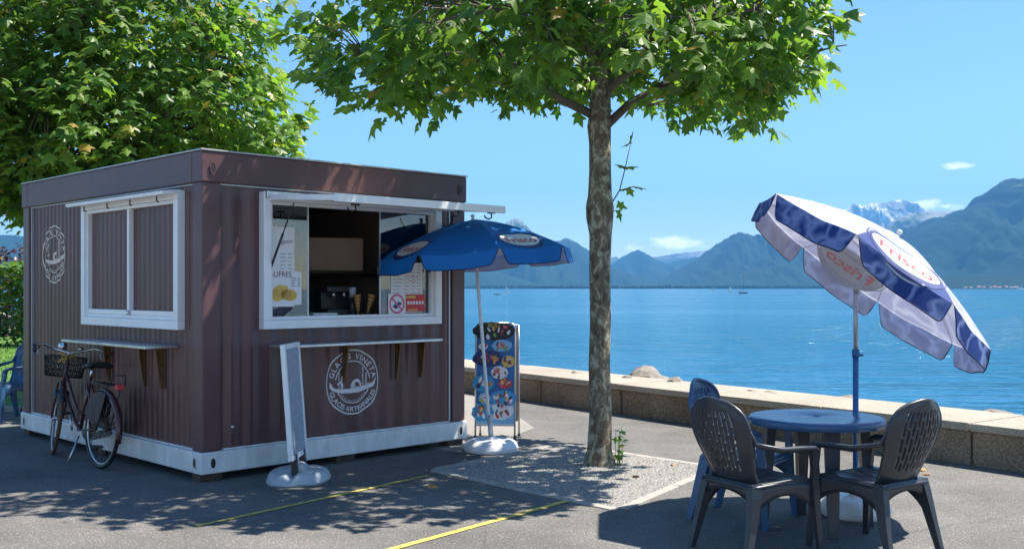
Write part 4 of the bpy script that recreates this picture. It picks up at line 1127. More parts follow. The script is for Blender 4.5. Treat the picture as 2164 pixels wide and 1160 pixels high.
for px, a, lab in ((757, 4, 'upright waffle cone standing by the serving hatch'), (776, -16, 'tilted waffle cone leaning away from the upright one')):
    x, z = kr(px, 655, .22); c = kthing('waffle_cone', x, .22, 1.307, lab, 'ice-cream cone')
    Mx = Matrix.Rotation(R(-a), 4, 'Y')
    mb = MB(); mb.lathe([(.006, 0), (.022, .1), (.036, .19), (.040, .195), (.034, .19), (.018, .1)], 20, Mx); mb.build('cone', 'waffle', c)
    mb = MB()
    for k in range(5): mb.lathe([(.010 + .0058 * k, .03 + .033 * k), (.0125 + .0058 * k, .034 + .033 * k), (.0115 + .0058 * k, .038 + .033 * k)], 20, Mx)
    mb.build('waffle_ridges', 'bike_tan', c)
x, z = kr(745, 640, .3); c = kthing('cone_holder', x, .30, 1.306, 'small dark holder behind the waffle cones', 'holder')
mb = MB(); mb.lathe([(.05, 0), (.05, .02), (.035, .025), (.035, .15), (.045, .155), (.045, .17), (.03, .17)], 18); mb.build('cup', 'black_plastic', c); mb = MB(); mb.lathe([(.03, .17), (.034, .26), (.03, .262)], 16); mb.build('beaker', 'ink_grey', c)
x, z = kr(680, 660, .2); c = kthing('serving_tray', x, .2, 1.306, 'flat white tray on the worktop at the serving hatch', 'tray')
mb = MB(); mb.box(-.13, .13, -.06, .06, 0, .022, .005); mb.build('tray', 'hull_white', c); mb = MB(); bar_frame(mb, -.13, .13, -.06, .06, .01, .0225, .03, 0, Matrix(((1, 0, 0, 0), (0, 0, 1, 0), (0, 1, 0, 0), (0, 0, 0, 1)))); mb.build('rim', 'hull_white', c)
x, z = kr(705, 640, .45); c = kthing('coffee_machine', x, .42, 1.306, 'black coffee machine in the dark of the kiosk', 'machine')
mb = MB(); mb.box(-.16, .16, -.1, .12, 0, .06, .008); mb.box(-.16, .16, .0, .12, .0605, .22, .008); mb.box(-.16, .16, -.1, .12, .2205, .27, .01); mb.build('body', 'black_plastic', c)
for q in (-.06, .06): mb = MB(); mb.tube([(q, -.05, .22), (q, -.05, .17)], .02, 10); mb.build('spout', 'steel', c)

def sheet(name, px0, px1, py0, py1, y, label, cat, matn='paper', art=None):
    """a printed sheet stuck flat on the window, corners from the photograph"""
    x0, z1 = kr(px0, py0, y); x1, _ = kr(px1, py0, y); xm = (x0 + x1) / 2; _, zb = kr((px0 + px1) / 2, py1, y); _, zt = kr((px0 + px1) / 2, py0, y)
    t = kthing(name, xm, y, zb, label, cat); w, h = x1 - x0, zt - zb
    mb = MB(); mb.box(-w / 2, w / 2, 0, .002, 0, h); mb.build('sheet', matn, t)
    for ms, fl in (art(w, h) if art else []):
        mb = fl.lay(lambda x, z: (x, -.0015, z)); mb.build('print', ms, t)
    return t
def lines(w, h, x0, x1, y0, y1, n, seed=1, cols=((0, .62), (.72, .98))):
    fl = Flat(); rr = random.Random(seed)
    for i in range(n):
        y = h * (y1 - (y1 - y0) * i / max(1, n - 1))
        for a, b in cols:
            xa_ = w * (x0 + (x1 - x0) * a - .5); xb_ = w * (x0 + (x1 - x0) * (a + (b - a) * rr.uniform(.6, 1)) - .5)
            x = xa_
            while x < xb_: L = rr.uniform(.008, .022); fl.rect(x, min(xb_, x + L), y, y + .006); x += L + .005
    return fl
def art_prices(w, h):
    a = lines(w, h, .42, .95, .06, .66, 14, 2, ((0, .45), (.6, .95))); b = Flat(); b.text('glaces', .18 * w, .80 * h, .05, 0, .1); return [('ink', a), ('ink_blue', b)]
def art_waffle(w, h):
    a = Flat(); a.text('GAUFRES', -.20 * w, h * .84, .068, 0, 0, .004, .95)
    b = lines(w, h, .70, .97, .55, .8, 6, 5, ((0, .5), (.7, .95))); c = Flat()
    c.ell(-.17 * w, .36 * h, .28 * w, .22 * h, 0, 22, .5, .06, 2); c.ell(.12 * w, .30 * h, .25 * w, .18 * h, 0, 22, -.1, .06, 3)
    d = Flat()
    for k in range(-5, 8):
        d.add([(-.40 * w + k * .055 * w, .22 * h), (-.385 * w + k * .055 * w, .22 * h), (-.285 * w + k * .055 * w, .48 * h), (-.30 * w + k * .055 * w, .48 * h)], [(0, 1, 2, 3)]) if -1 < k < 6 else None
        d.add([(-.12 * w + k * .04 * w, .16 * h), (-.105 * w + k * .04 * w, .16 * h), (-.105 * w + k * .04 * w, .43 * h), (-.12 * w + k * .04 * w, .43 * h)], [(0, 1, 2, 3)]) if 0 < k < 8 else None
    for k in range(5): d.rect(-.06 * w, .32 * w, (.18 + .055 * k) * h, (.192 + .055 * k) * h)
    out = [('ink_brown', a), ('ink', b), ('ink_yellow', c)]
    return out + [('ink_brown2', d)]
mat('ink_brown2', (.42, .24, .05), .6)
sheet('price_list', 572, 622, 480, 648, .022, 'tall white price list on the left window pane behind the waffle poster', 'price list', art=art_prices)
sheet('waffle_poster', 566, 637, 574, 644, .018, 'white poster with waffle picture and GAUFRES lettering on the window', 'poster', art=art_waffle)
def art_tab(w, h): return [('ink', lines(w, h, .05, .95, .25, .93, 11, 7, ((0, .35), (.42, .6), (.66, .8), (.86, 1)))), ('ink_red', lines(w, h, .55, .95, .62, .70, 2, 9, ((0, .9),)))]
sheet('price_table', 826, 893, 555, 660, .040, 'white price table on the right window pane above the red menu card', 'price list', art=art_tab)
def art_ban(w, h):
    a = Flat(); r = .44 * w; a.ring(0, h / 2, r * .8, r, n=40); q = R(-42); c_, s_ = math.cos(q), math.sin(q)
    a.add([(x * c_ - y * s_, h / 2 + x * s_ + y * c_) for x, y in ((-r * .85, -r * .09), (r * .85, -r * .09), (r * .85, r * .09), (-r * .85, r * .09))], [(0, 1, 2, 3)])
    b = Flat(); b.poly([(-.25 * w, .35 * h), (-.05 * w, .25 * h), (.1 * w, .3 * h), (-.1 * w, .52 * h)]); b.poly([(.02 * w, .42 * h), (.28 * w, .45 * h), (.25 * w, .56 * h), (.05 * w, .62 * h)])
    return [('ink_navy', b), ('ink_pink', a)]
sheet('prohibition_sign', 820, 857, 621, 663, .036, 'white sign with pink ring and slash on the right window pane', 'sign', art=art_ban)
def art_menu(w, h):
    a = Flat()
    for k in range(6): a.rect((-.44 + .15 * k) * w, (-.33 + .15 * k) * w, .42 * h, .60 * h)
    b = Flat(); b.rect(-.48 * w, .0, .78 * h, .92 * h); b.rect(-.4 * w, .1 * w, .05 * h, .14 * h)
    return [('ink_white', a), ('ink_yellow', b)]
sheet('menu_card', 858, 898, 622, 658, .034, 'red menu card beside the pink prohibition sign', 'menu', 'ink_red', art_menu)
def art_red(w, h): a = Flat(); a.ell(0, h * .5, w * .3, h * .3, 0, 9, 0, .4, 4); return [('ink_pink', a)]
sheet('red_sticker', 803, 819, 641, 660, .049, 'small red sticker at the pane edge by the prohibition sign', 'sticker', 'ink_red', art_red)

# ------------------------------------------------------------------ parasols
def logo_flat():
    """white oval with dark water-drop rim, red name, small grey word above"""
    a = Flat(); a.ell(0, 0, .46, .27, 0, 36)
    rim = Flat(); rim.ring(0, 0, .47, .50, n=40, ky=.59); rim.ring(0, 0, .53, .545, n=40, ky=.60)
    for i in range(20):
        q0, q1 = R(195 + 150 * i / 20), R(195 + 150 * (i + 1) / 20); th = lambda q: .11 * math.sin((q - R(195)) / R(150) * PI)
        rim.add([(.5 * math.cos(q0), .295 * math.sin(q0)), (.5 * math.cos(q1), .295 * math.sin(q1)), ((.5 + th(q1)) * math.cos(q1), (.295 + th(q1)) * math.sin(q1)), ((.5 + th(q0)) * math.cos(q0), (.295 + th(q0)) * math.sin(q0))], [(0, 3, 2, 1)])
    t = Flat(); t.text('Frisco', 0, -.13, .30, 0, 0, .018)
    g = Flat(); g.text('WHIPPY', .02, .135, .105, 0, 0, .008)
    return (('logo_oval', 'ink_white', a), ('logo_rim', 'ink_navy', rim), ('logo_name', 'ink_red', t), ('logo_word', 'ink_grey', g))
def parasol(t, C, U, V, n, hc, hang, outer, valm, liningm, logos, scale, vh=.15, name_small=True, inner_logos=()):
    """C rim centre, U and V two perpendicular rim radii, n axis; everything relative to t"""
    Rr = U.length
    def rib(k, s):           # s 0 crown .. 1 rim
        d = U * math.cos(k * PI / 4) + V * math.sin(k * PI / 4)
        return C + d * s + n * (hc * (1 - s ** 1.55))
    def surf(k, u, s, off=0.0):
        p = rib(k, s).lerp(rib(k + 1, s), u) - n * ((.026 * s * (1 - .3 * s) + .012 * noise.noise(Vector((u * 3 + k * 7, s * 5, .5)))) * math.sin(PI * u))
        return p + n * off
    for k in range(8):
        e = rib(k, 1); f = rib(k + 1, 1)
        mb = MB(); mb.grid(lambda u, v: surf(k, u, .03 + .97 * v), 8, 10, uv=True)
        pn = mb.build('canopy_panel', outer(k), t)
        mb = MB(); mb.grid(lambda u, v: surf(k, u, .03 + .95 * v, -.006), 8, 8); mb.build('lining', liningm, pn)
        mid = ((e + f) / 2 - C).normalized()
        hd = (hang + mid * .18).normalized()
        def vfn(u, v, o=0.0):
            uu = .02 + .96 * u
            edge = min(uu - .02, .98 - uu) / .10
            h_ = vh * (1 - .45 * max(0, 1 - edge) ** 2) 
            ins = .10 * v * max(0, (1 - edge)) * (1 if uu < .5 else -1) * .35
            return surf(k, uu + ins, 1.0) + hd * (h_ * v) + mid * (.012 * math.sin(uu * 9 + k) * v + o)
        mb = MB(); mb.grid(lambda u, v: vfn(u, v), 20, 4); va = mb.build('valance', valm(k), pn)
        mb = MB(); mb.grid(lambda u, v: vfn(u, v, -.004), 20, 4); mb.build('valance_lining', liningm, pn)
        pts = [vfn(0, v / 3) for v in range(3)] + [vfn(i / 20, 1) for i in range(21)] + [vfn(1, 1 - v / 3) for v in range(1, 4)]
        mb = MB(); mb.tube(pts, .0042, 6); mb.build('piping', 'piping', pn)
        if k in logos:
            for nm, ms, fl in logo_flat():
                if nm == 'logo_word' and not name_small: continue
                w = (f - e).length; cen = .80
                def lf(x, y, o):
                    s_ = cen - y * scale / Rr; u_ = .5 + x * scale / (w * max(.25, s_))
                    return surf(k, u_, max(.05, s_), o) if s_ < 1 else surf(k, u_, 1, o) + hd * ((s_ - 1) * Rr) + mid * .004
                lay = {'logo_oval': .003, 'logo_rim': .0036, 'logo_name': .0045, 'logo_word': .0045}[nm]
                g = [i * .04 for i in range(-16, 17)]
                fl.lay(lambda x, y: lf(x, y, lay), g, g).build(nm, ms, pn)
                if k in inner_logos: fl.lay(lambda x, y: lf(x, y, -.006 - lay), g, g).build(nm + '_showing_through', {'logo_oval': 'cloth_lining2', 'logo_rim': 'ink_grey', 'logo_name': 'ink_pink2', 'logo_word': 'ink_grey'}[nm], pn)
        mb = MB(); mb.tube([rib(k, .02 + .96 * i / 8) - n * .012 for i in range(9)], .0045, 6); mb.build('rib', 'pole_white', t)
        mb = MB(); mb.tube([rib(k, .5) - n * .014, C + n * (hc * .25)], .0035, 6); mb.build('strut', 'pole_white', t)
    mb = MB(); Mx = Matrix.Translation(C + n * hc) @ n.to_track_quat('Z', 'Y').to_matrix().to_4x4()
    mb.lathe([(.055, -.02), (.05, -.004), (.02, .004), (.012, .02), (.02, .035), (.018, .05), (0, .056)], 16, Mx); mb.build('finial', 'pole_white', t)
mat('ink_pink2', (.62, .22, .26), .6)
cloth('cloth_lining2', (.78, .78, .84), (.95, .95, 1.0), .5)
def plastic_base(t, r, h, m):
    mb = MB(); mb.lathe([(r * .93, 0), (r * .99, .012), (r, h * .35), (r * .96, h * .62), (r * .86, h * .85), (r * .70, h * .97), (r * .40, h * .93), (r * .30, h * 1.02), (.045, h * 1.05), (.045, h * 1.25), (.03, h * 1.25)], 40); b = mb.build('base', m, t)
    for k in range(2): mb = MB(); mb.lathe([(.028, h * .90), (.028, h * 1.02), (0, h * 1.02)], 12, Matrix.Translation((r * .62 * (1 - 2 * k), -r * .25, 0))); mb.build('filler_cap', m, b)
    mb = MB(); mb.tube([(r * math.cos(q * PI / 20) * 1.002, r * math.sin(q * PI / 20) * 1.002, h * .36) for q in range(40)], .004, 5, closed=True); mb.build('moulded_seam', m, b)
# blue one beside the kiosk
B1 = Vector((-.20, 9.84, 0)); t = thing('parasol', B1, 0, 'blue parasol on white base beside the kiosk', 'parasol')
C = Vector((-.35, 9.86, 1.885)) - B1; n = Vector((-.078, .0, 1)).normalized()
a0 = R(-30); xax = Vector((math.cos(a0), math.sin(a0), 0)); xax = (xax - n * xax.dot(n)).normalized(); yax = n.cross(xax)
parasol(t, C, xax * .95, yax * .95, n, .33, Vector((0, 0, -1)), lambda k: 'cloth_blue', lambda k: 'cloth_blue', 'cloth_blue_lining', (7, 5, 1, 3), .46, .135, False)
mb = MB(); mb.tube([(0, 0, .05), C * .45 + Vector((0, 0, .02)), C + n * .31], .0165, 12); mb.build('pole', 'pole_white', t)
mb = MB(); mb.tube([Vector((0, 0, .12)), Vector((0, 0, .12)) + n * .2], .024, 12); mb.tube([Vector((-.005, 0, .3)), Vector((-.005, 0, .3)) + n * .05], .028, 12); mb.build('pole_sleeve', 'base_grey', t)
plastic_base(t, .265, .115, 'base_white')
# tilted white-and-blue one behind the table
B2 = Vector((2.365, 7.06, 0)); t = thing('parasol', B2, 0, 'tilted white and navy parasol on blue pole behind the table', 'parasol')
C = Vector((2.4527, 7.0514, 1.6697)) - B2
U = Vector((-.711, -.29, .514)); V = Vector((.207, -.876, -.208)); n = U.cross(V).normalized(); V = n.cross(U).normalized() * U.length
parasol(t, C, U, V, n, .305, (Vector((0, 0, -1)) * .75 - n * .4).normalized(), lambda k: 'cloth_print' if k in (1, 5) else 'cloth_white', lambda k: 'cloth_navy', 'cloth_lining', (1, 5), .55, .15, True, (5, 1))
J = C - n * .13; J = Vector((0, 0, J.z))
mb = MB(); mb.tube([J, C * .55 + J * .45, C + n * .3], .015, 12); mb.tube([(0, 0, 1.1), J + Vector((0, 0, .01))], .0155, 12); mb.build('upper_pole', 'pole_grey', t)
mb = MB(); mb.tube([J - Vector((0, 0, .035)), J + n * .05], .022, 12); mb.build('tilt_joint', 'pole_grey', t)
mb = MB(); mb.tube([(0, 0, .04), (0, 0, 1.125)], .0195, 14); mb.build('lower_pole', 'pole_blue', t)
mb = MB(); mb.tube([(0, 0, 1.085), (0, 0, 1.14)], .025, 14); mb.tube([(.02, 0, 1.10), (.05, 0, 1.10)], .009, 8); mb.build('clamp', 'pole_blue', t)
plastic_base(t, .235, .13, 'base_white')

# ------------------------------------------------------------------ chairs and table
def make_chair(name, matn, label, group=None):
    t = thing(name, (0, 0, 0), 0, label, 'chair', group)
    def bw(b):
        if b > .66: return .240 * math.sqrt(max(0, 1 - ((b - .66) / .34) ** 2)) 
        return .178 + (.240 - .178) * (0.5 - .5 * math.cos(PI * min(1, b / .66)))
    def back(a, b):
        y = -.205 - .16 * b - .03 * math.sin(PI * b) + .055 * a * a * min(1, bw(b) / .2)
        return Vector((a * bw(b), y, .425 + b * .495))
    NA, NB = 29, 60
    def hole(i, j):
        a = abs((i + .5) / NA * 2 - 1); b = (j + .5) / NB
        if a > .74 or b < .17 or b > .875: return False
        if i % 2 == 0: return False
        return (j + (6 if (i // 2) % 2 else 0)) % 12 < 10
    mb = MB(); mb.grid(lambda u, v: back(u * 2 - 1, v * .992), NA, NB, hole); bk = mb.build('backrest', matn, t, solid=.016)
    mb = MB(); pts = [back(-1, v / 24 * .995) for v in range(25)] + [back(1, 1 - v / 24 * .995) if v else back(0, 1) for v in range(0, 25)]
    mb.tube(pts, .0135, 8); mb.build('back_rim', matn, bk)
    def seat(u, v):
        x = (u * 2 - 1); w = .205 + .028 * v; y = -.225 + .46 * v
        z = .425 + .022 * v - .018 * math.sin(PI * u) * math.sin(PI * min(1, v * 1.1)) - (.035 * max(0, (v - .86) / .14) ** 2)
        return Vector((x * w, y, z))
    def shole(i, j):
        return 3 <= i < 25 and 4 <= j < 31 and j % 2 == 0 and i % 7 != 3
    mb = MB(); mb.grid(seat, 28, 36, shole); st = mb.build('seat', matn, t, solid=.009)
    mb = MB(); rim = [seat(0, v / 10) for v in range(11)] + [seat(u / 10, 1) for u in range(1, 11)] + [seat(1, 1 - v / 10) for v in range(1, 11)] + [seat(1 - u / 10, 0) for u in range(1, 10)]
    mb.tube([p - Vector((0, 0, .012)) for p in rim], .013, 6, closed=True, flat=1.0); mb.build('seat_rim', matn, st)
    for s in (-1, 1):
        A = back(s * .98, .50)
        mb = MB(); pts = [back(s, .66), A + Vector((s * .006, .03, -.0)), Vector((s * .262, -.175, .655)), Vector((s * .275, -.07, .632)), Vector((s * .280, .08, .628)), Vector((s * .276, .19, .622)), Vector((s * .268, .225, .605))]
        pts = [Vector(p) for p in pts]; mb.tube(pts, [.014, .022, .028, .031, .033, .03, .024], 10, flat=.55); mb.build('armrest', matn, t)
        # front leg: post from the arm to the ground, hollow moulded channel
        mb = MB(); secs = [(.268, .215, .61, .036, .020), (.262, .225, .5, .030, .018), (.252, .232, .42, .034, .022), (.262, .245, .2, .028, .019), (.272, .26, 0, .022, .016)]
        vs = []; fs = []
        for x, y, z, a, b in secs: vs += [(s * x - a * .5, y - a, z), (s * x + a * .5, y - a, z), (s * x + a * .5, y + a * .5, z), (s * x - a * .5, y + a * .5, z)]
        for i in range(len(secs) - 1): fs += [(4 * i + k, 4 * i + (k + 1) % 4, 4 * i + 4 + (k + 1) % 4, 4 * i + 4 + k) for k in range(4)]
        fs += [(0, 3, 2, 1), (16, 17, 18, 19)]; mb.add(vs, fs); mb.build('leg', matn, t)
        mb = MB(); secs = [(.180, -.20, .435, .055, .03), (.200, -.215, .36, .05, .026), (.222, -.255, .18, .038, .02), (.238, -.30, 0, .026, .016)]
        vs = []; fs = []
        for x, y, z, a, b in secs: vs += [(s * x - b, y - a * .5, z), (s * x + b, y - a * .5, z), (s * x + b, y + a * .9, z), (s * x - b, y + a * .9, z)]
        for i in range(len(secs) - 1): fs += [(4 * i + k, 4 * i + (k + 1) % 4, 4 * i + 4 + (k + 1) % 4, 4 * i + 4 + k) for k in range(4)]
        fs += [(0, 3, 2, 1), (12, 13, 14, 15)]; mb.add(vs, fs); mb.build('leg', matn, t)
        # side skirt between the legs under the seat
        mb = MB(); mb.grid(lambda u, v: (s * (.200 + .05 * u), -.20 + .42 * u, .42 + .01 * u - v * (.07 + .10 * (abs(u - .5) * 2) ** 2.2)), 10, 3); mb.build('side_skirt', matn, t, solid=.006)
    mb = MB(); mb.grid(lambda u, v: ((u * 2 - 1) * .185, -.225 - .004 * math.sin(PI * u), .44 - v * (.06 + .05 * (abs(u - .5) * 2) ** 2)), 10, 2); mb.build('rear_skirt', matn, t, solid=.006)
    return t
def place(o, x, y, f, z=0):
    o.location = (x, y, z); o.rotation_euler = (0, 0, math.atan2(f[1], f[0]) - PI / 2)
ch = make_chair('garden_chair', 'chair_dark', 'dark plastic armchair at the round table, back towards the kiosk side')
place(ch, 1.46, 6.15, (.86, .51))
c2 = copy_tree(ch); c2['label'] = 'dark plastic armchair on the lake-wall side of the round table facing the kiosk'
place(c2, 2.17, 6.17, (-.56, .83))
cb_ = make_chair('garden_chair', 'chair_blue', 'blue plastic armchair between round table and plane tree')
place(cb_, 1.58, 6.98, (.82, -.57))
c4 = copy_tree(cb_); c4['label'] = 'blue plastic armchair at the edge of the lawn behind the kiosk'
place(c4, -5.98, 12.15, (-.5, -.87))

TC = Vector((2.0, 6.74, 0))
tb_ = thing('round_table', TC, R(8), 'round dark blue plastic garden table with patterned top', 'table')
m, n_, l, b = nt('table_top')
b.inputs['Base Color'].default_value = (.045, .12, .235, 1); b.inputs['Roughness'].default_value = .26
tcn = n_.new('ShaderNodeTexCoord'); wv = n_.new('ShaderNodeTexVoronoi'); wv.inputs['Scale'].default_value = 24; wv.feature = 'SMOOTH_F1'
mpn = n_.new('ShaderNodeMapping'); mpn.inputs['Scale'].default_value = (1, .6, 1); mpn.inputs['Rotation'].default_value = (0, 0, .6)
l.new(tcn.outputs['Object'], mpn.inputs[0]); l.new(mpn.outputs[0], wv.inputs['Vector'])
bpn = n_.new('ShaderNodeBump'); bpn.inputs['Strength'].default_value = .8; bpn.inputs['Distance'].default_value = .004; l.new(wv.outputs['Distance'], bpn.inputs['Height']); l.new(bpn.outputs['Normal'], b.inputs['Normal'])
mb = MB(); mb.lathe([(.022, .68), (.022, .716), (.03, .720), (.40, .722), (.424, .719), (.432, .708), (.432, .672), (.424, .668), (.424, .70), (.03, .70)], 64); mb.build('tabletop', 'table_top', tb_)
mb = MB(); mb.lathe([(0, .705), (.022, .706)], 16); mb.build('hole_shade', 'ink_black', tb_)  # flat black disc standing in for the shade down the centre hole
for k in range(4):
    q = PI / 4 + k * PI / 2 + R(37); d = Vector((math.cos(q), math.sin(q), 0)); e = Vector((-d.y, d.x, 0)); mb = MB()
    vs = []; fs = []
    for z, r, w, dp in ((.699, .30, .052, .03), (.45, .315, .046, .028), (0, .345, .032, .02)): c = d * r; vs += [tuple(c - e * w + d * dp + Vector((0, 0, z))), tuple(c - e * w * .75 - d * dp + Vector((0, 0, z))), tuple(c + e * w * .75 - d * dp + Vector((0, 0, z))), tuple(c + e * w + d * dp + Vector((0, 0, z)))]
    for i in range(2): fs += [(4 * i + j, 4 * i + 4 + j, 4 * i + 4 + (j + 1) % 4, 4 * i + (j + 1) % 4) for j in range(4)]
    fs += [(0, 1, 2, 3), (11, 10, 9, 8)]; mb.add(vs, fs); mb.build('leg', 'table_dark', tb_)

# ------------------------------------------------------------------ standing banner sign in front of the kiosk
SB = gp(632, 1014); st_ = thing('standing_sign', SB, R(-3), 'narrow white-framed standing sign on grey plastic base before the kiosk', 'sign')
def pillow(x, y):
    return .125 * max(0.0, 1 - (abs(x) / .25) ** 3.2) ** .5 * max(0.0, 1 - (abs(y) / .30) ** 3.2) ** .5
mb = MB()
def bfn(u, v):
    x, y = (u * 2 - 1), (v * 2 - 1); r = max(abs(x), abs(y)) ; q = math.hypot(x, y); k = r / q if q > 1e-6 else 1
    k = .25 * 1 + .75 * k; X, Y = x * k * .25, y * k * .31 * (1 - .08 * math.sin(x * 3))
    e = 1 - max(0, math.hypot(x * k, y * k)) ** 7
    z = .015 + .085 * max(0, e) ** .5
    z -= .045 * math.exp(-((X / .028) ** 2)) * min(1, max(0, (abs(Y) - .04) / .04)) + .04 * math.exp(-((abs(Y) - .13) / .028) ** 2) * (abs(X) < .16)
    z += .05 * math.exp(-((X / .06) ** 4 + (Y / .10) ** 4))
    return (X, Y, max(.006, z))
mb.grid(bfn, 36, 36); bs = mb.build('base', 'base_grey', st_)
mb = MB(); vs = [bfn(u, v) for u, v in [(i / 36, 0) for i in range(36)] + [(1, i / 36) for i in range(36)] + [(1 - i / 36, 1) for i in range(36)] + [(0, 1 - i / 36) for i in range(36)]]
mb.add(vs + [(x * .97, y * .97, 0) for x, y, z in vs], [(i, (i + 1) % 144, 144 + (i + 1) % 144, 144 + i) for i in range(144)]); mb.build('base_skirt', 'base_grey', bs)
lean = Matrix.Translation((0, 0, .10)) @ Matrix.Rotation(R(-4.2), 4, 'Y')
for q in (-.16, .10): mb = MB(); mb.box(-.022, .022, q, q + .06, -.03, .13, .005, lean); mb.build('clamp', 'black_plastic', st_)
mb = MB(); bar_frame(mb, -.235, .235, .09, 1.015, .04, -.02, .02, .006, lean @ Matrix.Rotation(R(90), 4, 'Z')); mb.build('frame', 'white_frame', st_)
for s in (-1, 1):
    mb = MB(); mb.box(-.194, .194, s * .011 - .002, s * .011 + .002, .131, .974, 0, lean @ Matrix.Rotation(R(90), 4, 'Z')); pn = mb.build('panel', 'panel_mesh', st_)
    fl = lines(.36, .80, .1, .9, .1, .9, 26, 3, ((0, .9),)); fl.v = [(x, z + .15) for x, z in fl.v]
    mb = fl.lay(lambda x, z: tuple(lean @ Matrix.Rotation(R(90), 4, 'Z') @ Vector((x, s * .0145, z)))); mb.build('print', 'ink_grey', pn)

# ------------------------------------------------------------------ A-board with ice-cream pictures
AB = gp(1046, 927); ab = thing('a_board', AB, R(-3), 'tall blue ice cream A-board with picture panels beside the kiosk', 'sign')
AH, AW = 1.20, .205
tl = Matrix.Rotation(R(-5), 4, 'X')
mb = MB()
for s in (-1, 1): mb.tube([(s * AW, 0, 0), (s * AW, 0, AH - .05), (s * (AW - .02), 0, AH - .012), (s * (AW - .06), 0, AH)], .0095, 8, tl)
mb.tube([(-AW + .06, 0, AH), (AW - .06, 0, AH)], .0095, 8, tl); mb.tube([(-AW, 0, .14), (AW, 0, .14)], .008, 8, tl); mb.build('front_frame', 'alu', ab)
bk = Matrix.Translation((.035, .215, 0)) @ Matrix.Rotation(R(5.2), 4, 'X'); mb = MB()
for s in (-1, 1): mb.tube([(s * AW, 0, 0), (s * AW, 0, AH - .02)], .0095, 8, bk)
mb.tube([(-AW, 0, AH - .02), (AW, 0, AH - .02)], .0095, 8, bk); mb.build('rear_frame', 'alu', ab)
mb = MB(); mb.box(-AW + .01, AW - .01, -.003, .003, .16, AH - .04, 0, bk); mb.build('rear_panel', 'cardboard', ab)
mb = MB()
for x, mm in ((-AW, tl), (AW, tl), (-AW, bk), (AW, bk)): mb.tube([mm @ Vector((x, 0, -.002)), mm @ Vector((x, 0, .03))], .014, 8)
mb.build('foot_caps', 'rubber', ab)
mb = MB(); mb.box(-AW + .008, AW - .008, -.004, .003, .15, AH - .02, 0, tl); pn = mb.build('picture_panel', 'board_blue', ab)
mb = MB(); mb.box(-AW + .008, AW - .008, -.0065, -.0045, .15, .36, 0, tl); mb.build('pale_lower_field', 'ink_lightblue', pn)
def plate(name, cx, cz, rx, rz, base, blobs, seed, y=-.010, wob=.06, text=None):
    fl = Flat(); fl.ell(0, 0, rx, rz, 0, 26, 0, wob, seed); pts = fl.v[1:]
    mb = MB(); mb.prism([(cx + x, cz + z) for x, z in pts], -y - .003, -y + .003, tl @ Matrix(((1, 0, 0, 0), (0, 0, -1, 0), (0, 1, 0, 0), (0, 0, 0, 1)))); p = mb.build(name, base, pn)
    rr = random.Random(seed); groups = {}
    for i in range(blobs):
        c = rr.choice(['ink_orange', 'ink_white', 'ink_brown', 'ink_red', 'ink_yellow', 'ink_white', 'ink_navy', 'ink_brown', 'ink_pink', 'ink_green' if rr.random() < .4 else 'ink_yellow'])
        g = groups.setdefault(c, Flat()); q = rr.uniform(0, 6.3); k = rr.random() ** .5 * .72
        g.ell(cx + rx * k * math.cos(q), cz + rz * k * math.sin(q), rr.uniform(.008, .02), rr.uniform(.012, .032), 0, 9, rr.uniform(-.8, .8), .2, seed + i)
    for j, (c, g) in enumerate(groups.items()): g.lay(lambda x, z: tuple(tl @ Vector((x, y - .0042 - .0005 * j, z)))).build('ice_cream_picture', c, p)
    if text:
        g = Flat(); g.text(text, cx, cz + rz * .45, .062, 0, 0, .006); g.lay(lambda x, z: tuple(tl @ Vector((x, y - .008, z)))).build('lettering', 'ink_yellow', p)
plate('header_plate', -.015, 1.115, .225, .095, 'ink_black', 16, 3, -.012, .05, 'BOLI')
for cx, cz, rx, rz, bs_, nb, sd2 in ((.07, .965, .105, .062, 'ink_lightblue', 9, 11), (-.13, .955, .05, .032, 'ink_white', 5, 12), (-.085, .83, .155, .088, 'ink_navy', 20, 13), (.135, .80, .068, .062, 'ink_yellow', 7, 14), (.045, .685, .09, .066, 'ink_white', 10, 15),
                                   (-.125, .575, .115, .088, 'ink_cyan', 12, 16), (.105, .57, .07, .052, 'ink_red', 8, 17), (.085, .42, .14, .085, 'ink_cyan', 18, 18), (-.115, .42, .06, .06, 'ink_lightblue', 9, 19), (-.13, .27, .115, .088, 'ink_cyan', 12, 20), (.06, .285, .135, .085, 'ink_white', 18, 21)):
    plate('picture_plate', cx, cz, rx, rz, bs_, nb, sd2, -.010 - (sd2 % 3) * .002)

# ------------------------------------------------------------------ bicycle leaning on the kiosk
RB = gp(211, 990); FB = gp(114, 961)
bd = (FB - RB).normalized(); WB = 1.08
bike = thing('bicycle', RB, math.atan2(bd.y, bd.x), 'old dark red city bicycle with front basket standing against the kiosk', 'bicycle')
LEAN = Matrix.Rotation(R(3.5), 4, 'X')      # towards its right, the kiosk wall
WR = .338
def on(parts_mb, Mx): pass
def wheel(Mx, tyre):
    w = link('wheel', None, bike); w.matrix_local = Mx
    circ = lambda r, x=0: [(r * math.cos(q * PI / 24), x, r * math.sin(q * PI / 24)) for q in range(48)]
    mb = MB(); mb.tube(circ(WR - .019), .019, 8, closed=True); mb.build('tyre', tyre, w)
    mb = MB(); mb.tube(circ(WR - .042), .010, 6, closed=True); mb.build('rim', 'steel', w)
    mb = MB(); mb.tube([(0, -.045, 0), (0, .045, 0)], .02, 10)
    for k in range(28):
        q = k * 2 * PI / 28; s = 1 if k % 2 else -1; q2 = q + s * .9 * (1 if k % 4 < 2 else -1) * .3
        mb.tube([(.02 * math.cos(q2), s * .03, .02 * math.sin(q2)), ((WR - .048) * math.cos(q), 0, (WR - .048) * math.sin(q))], .0012, 3)
    mb.build('hub_and_spokes', 'steel', w)
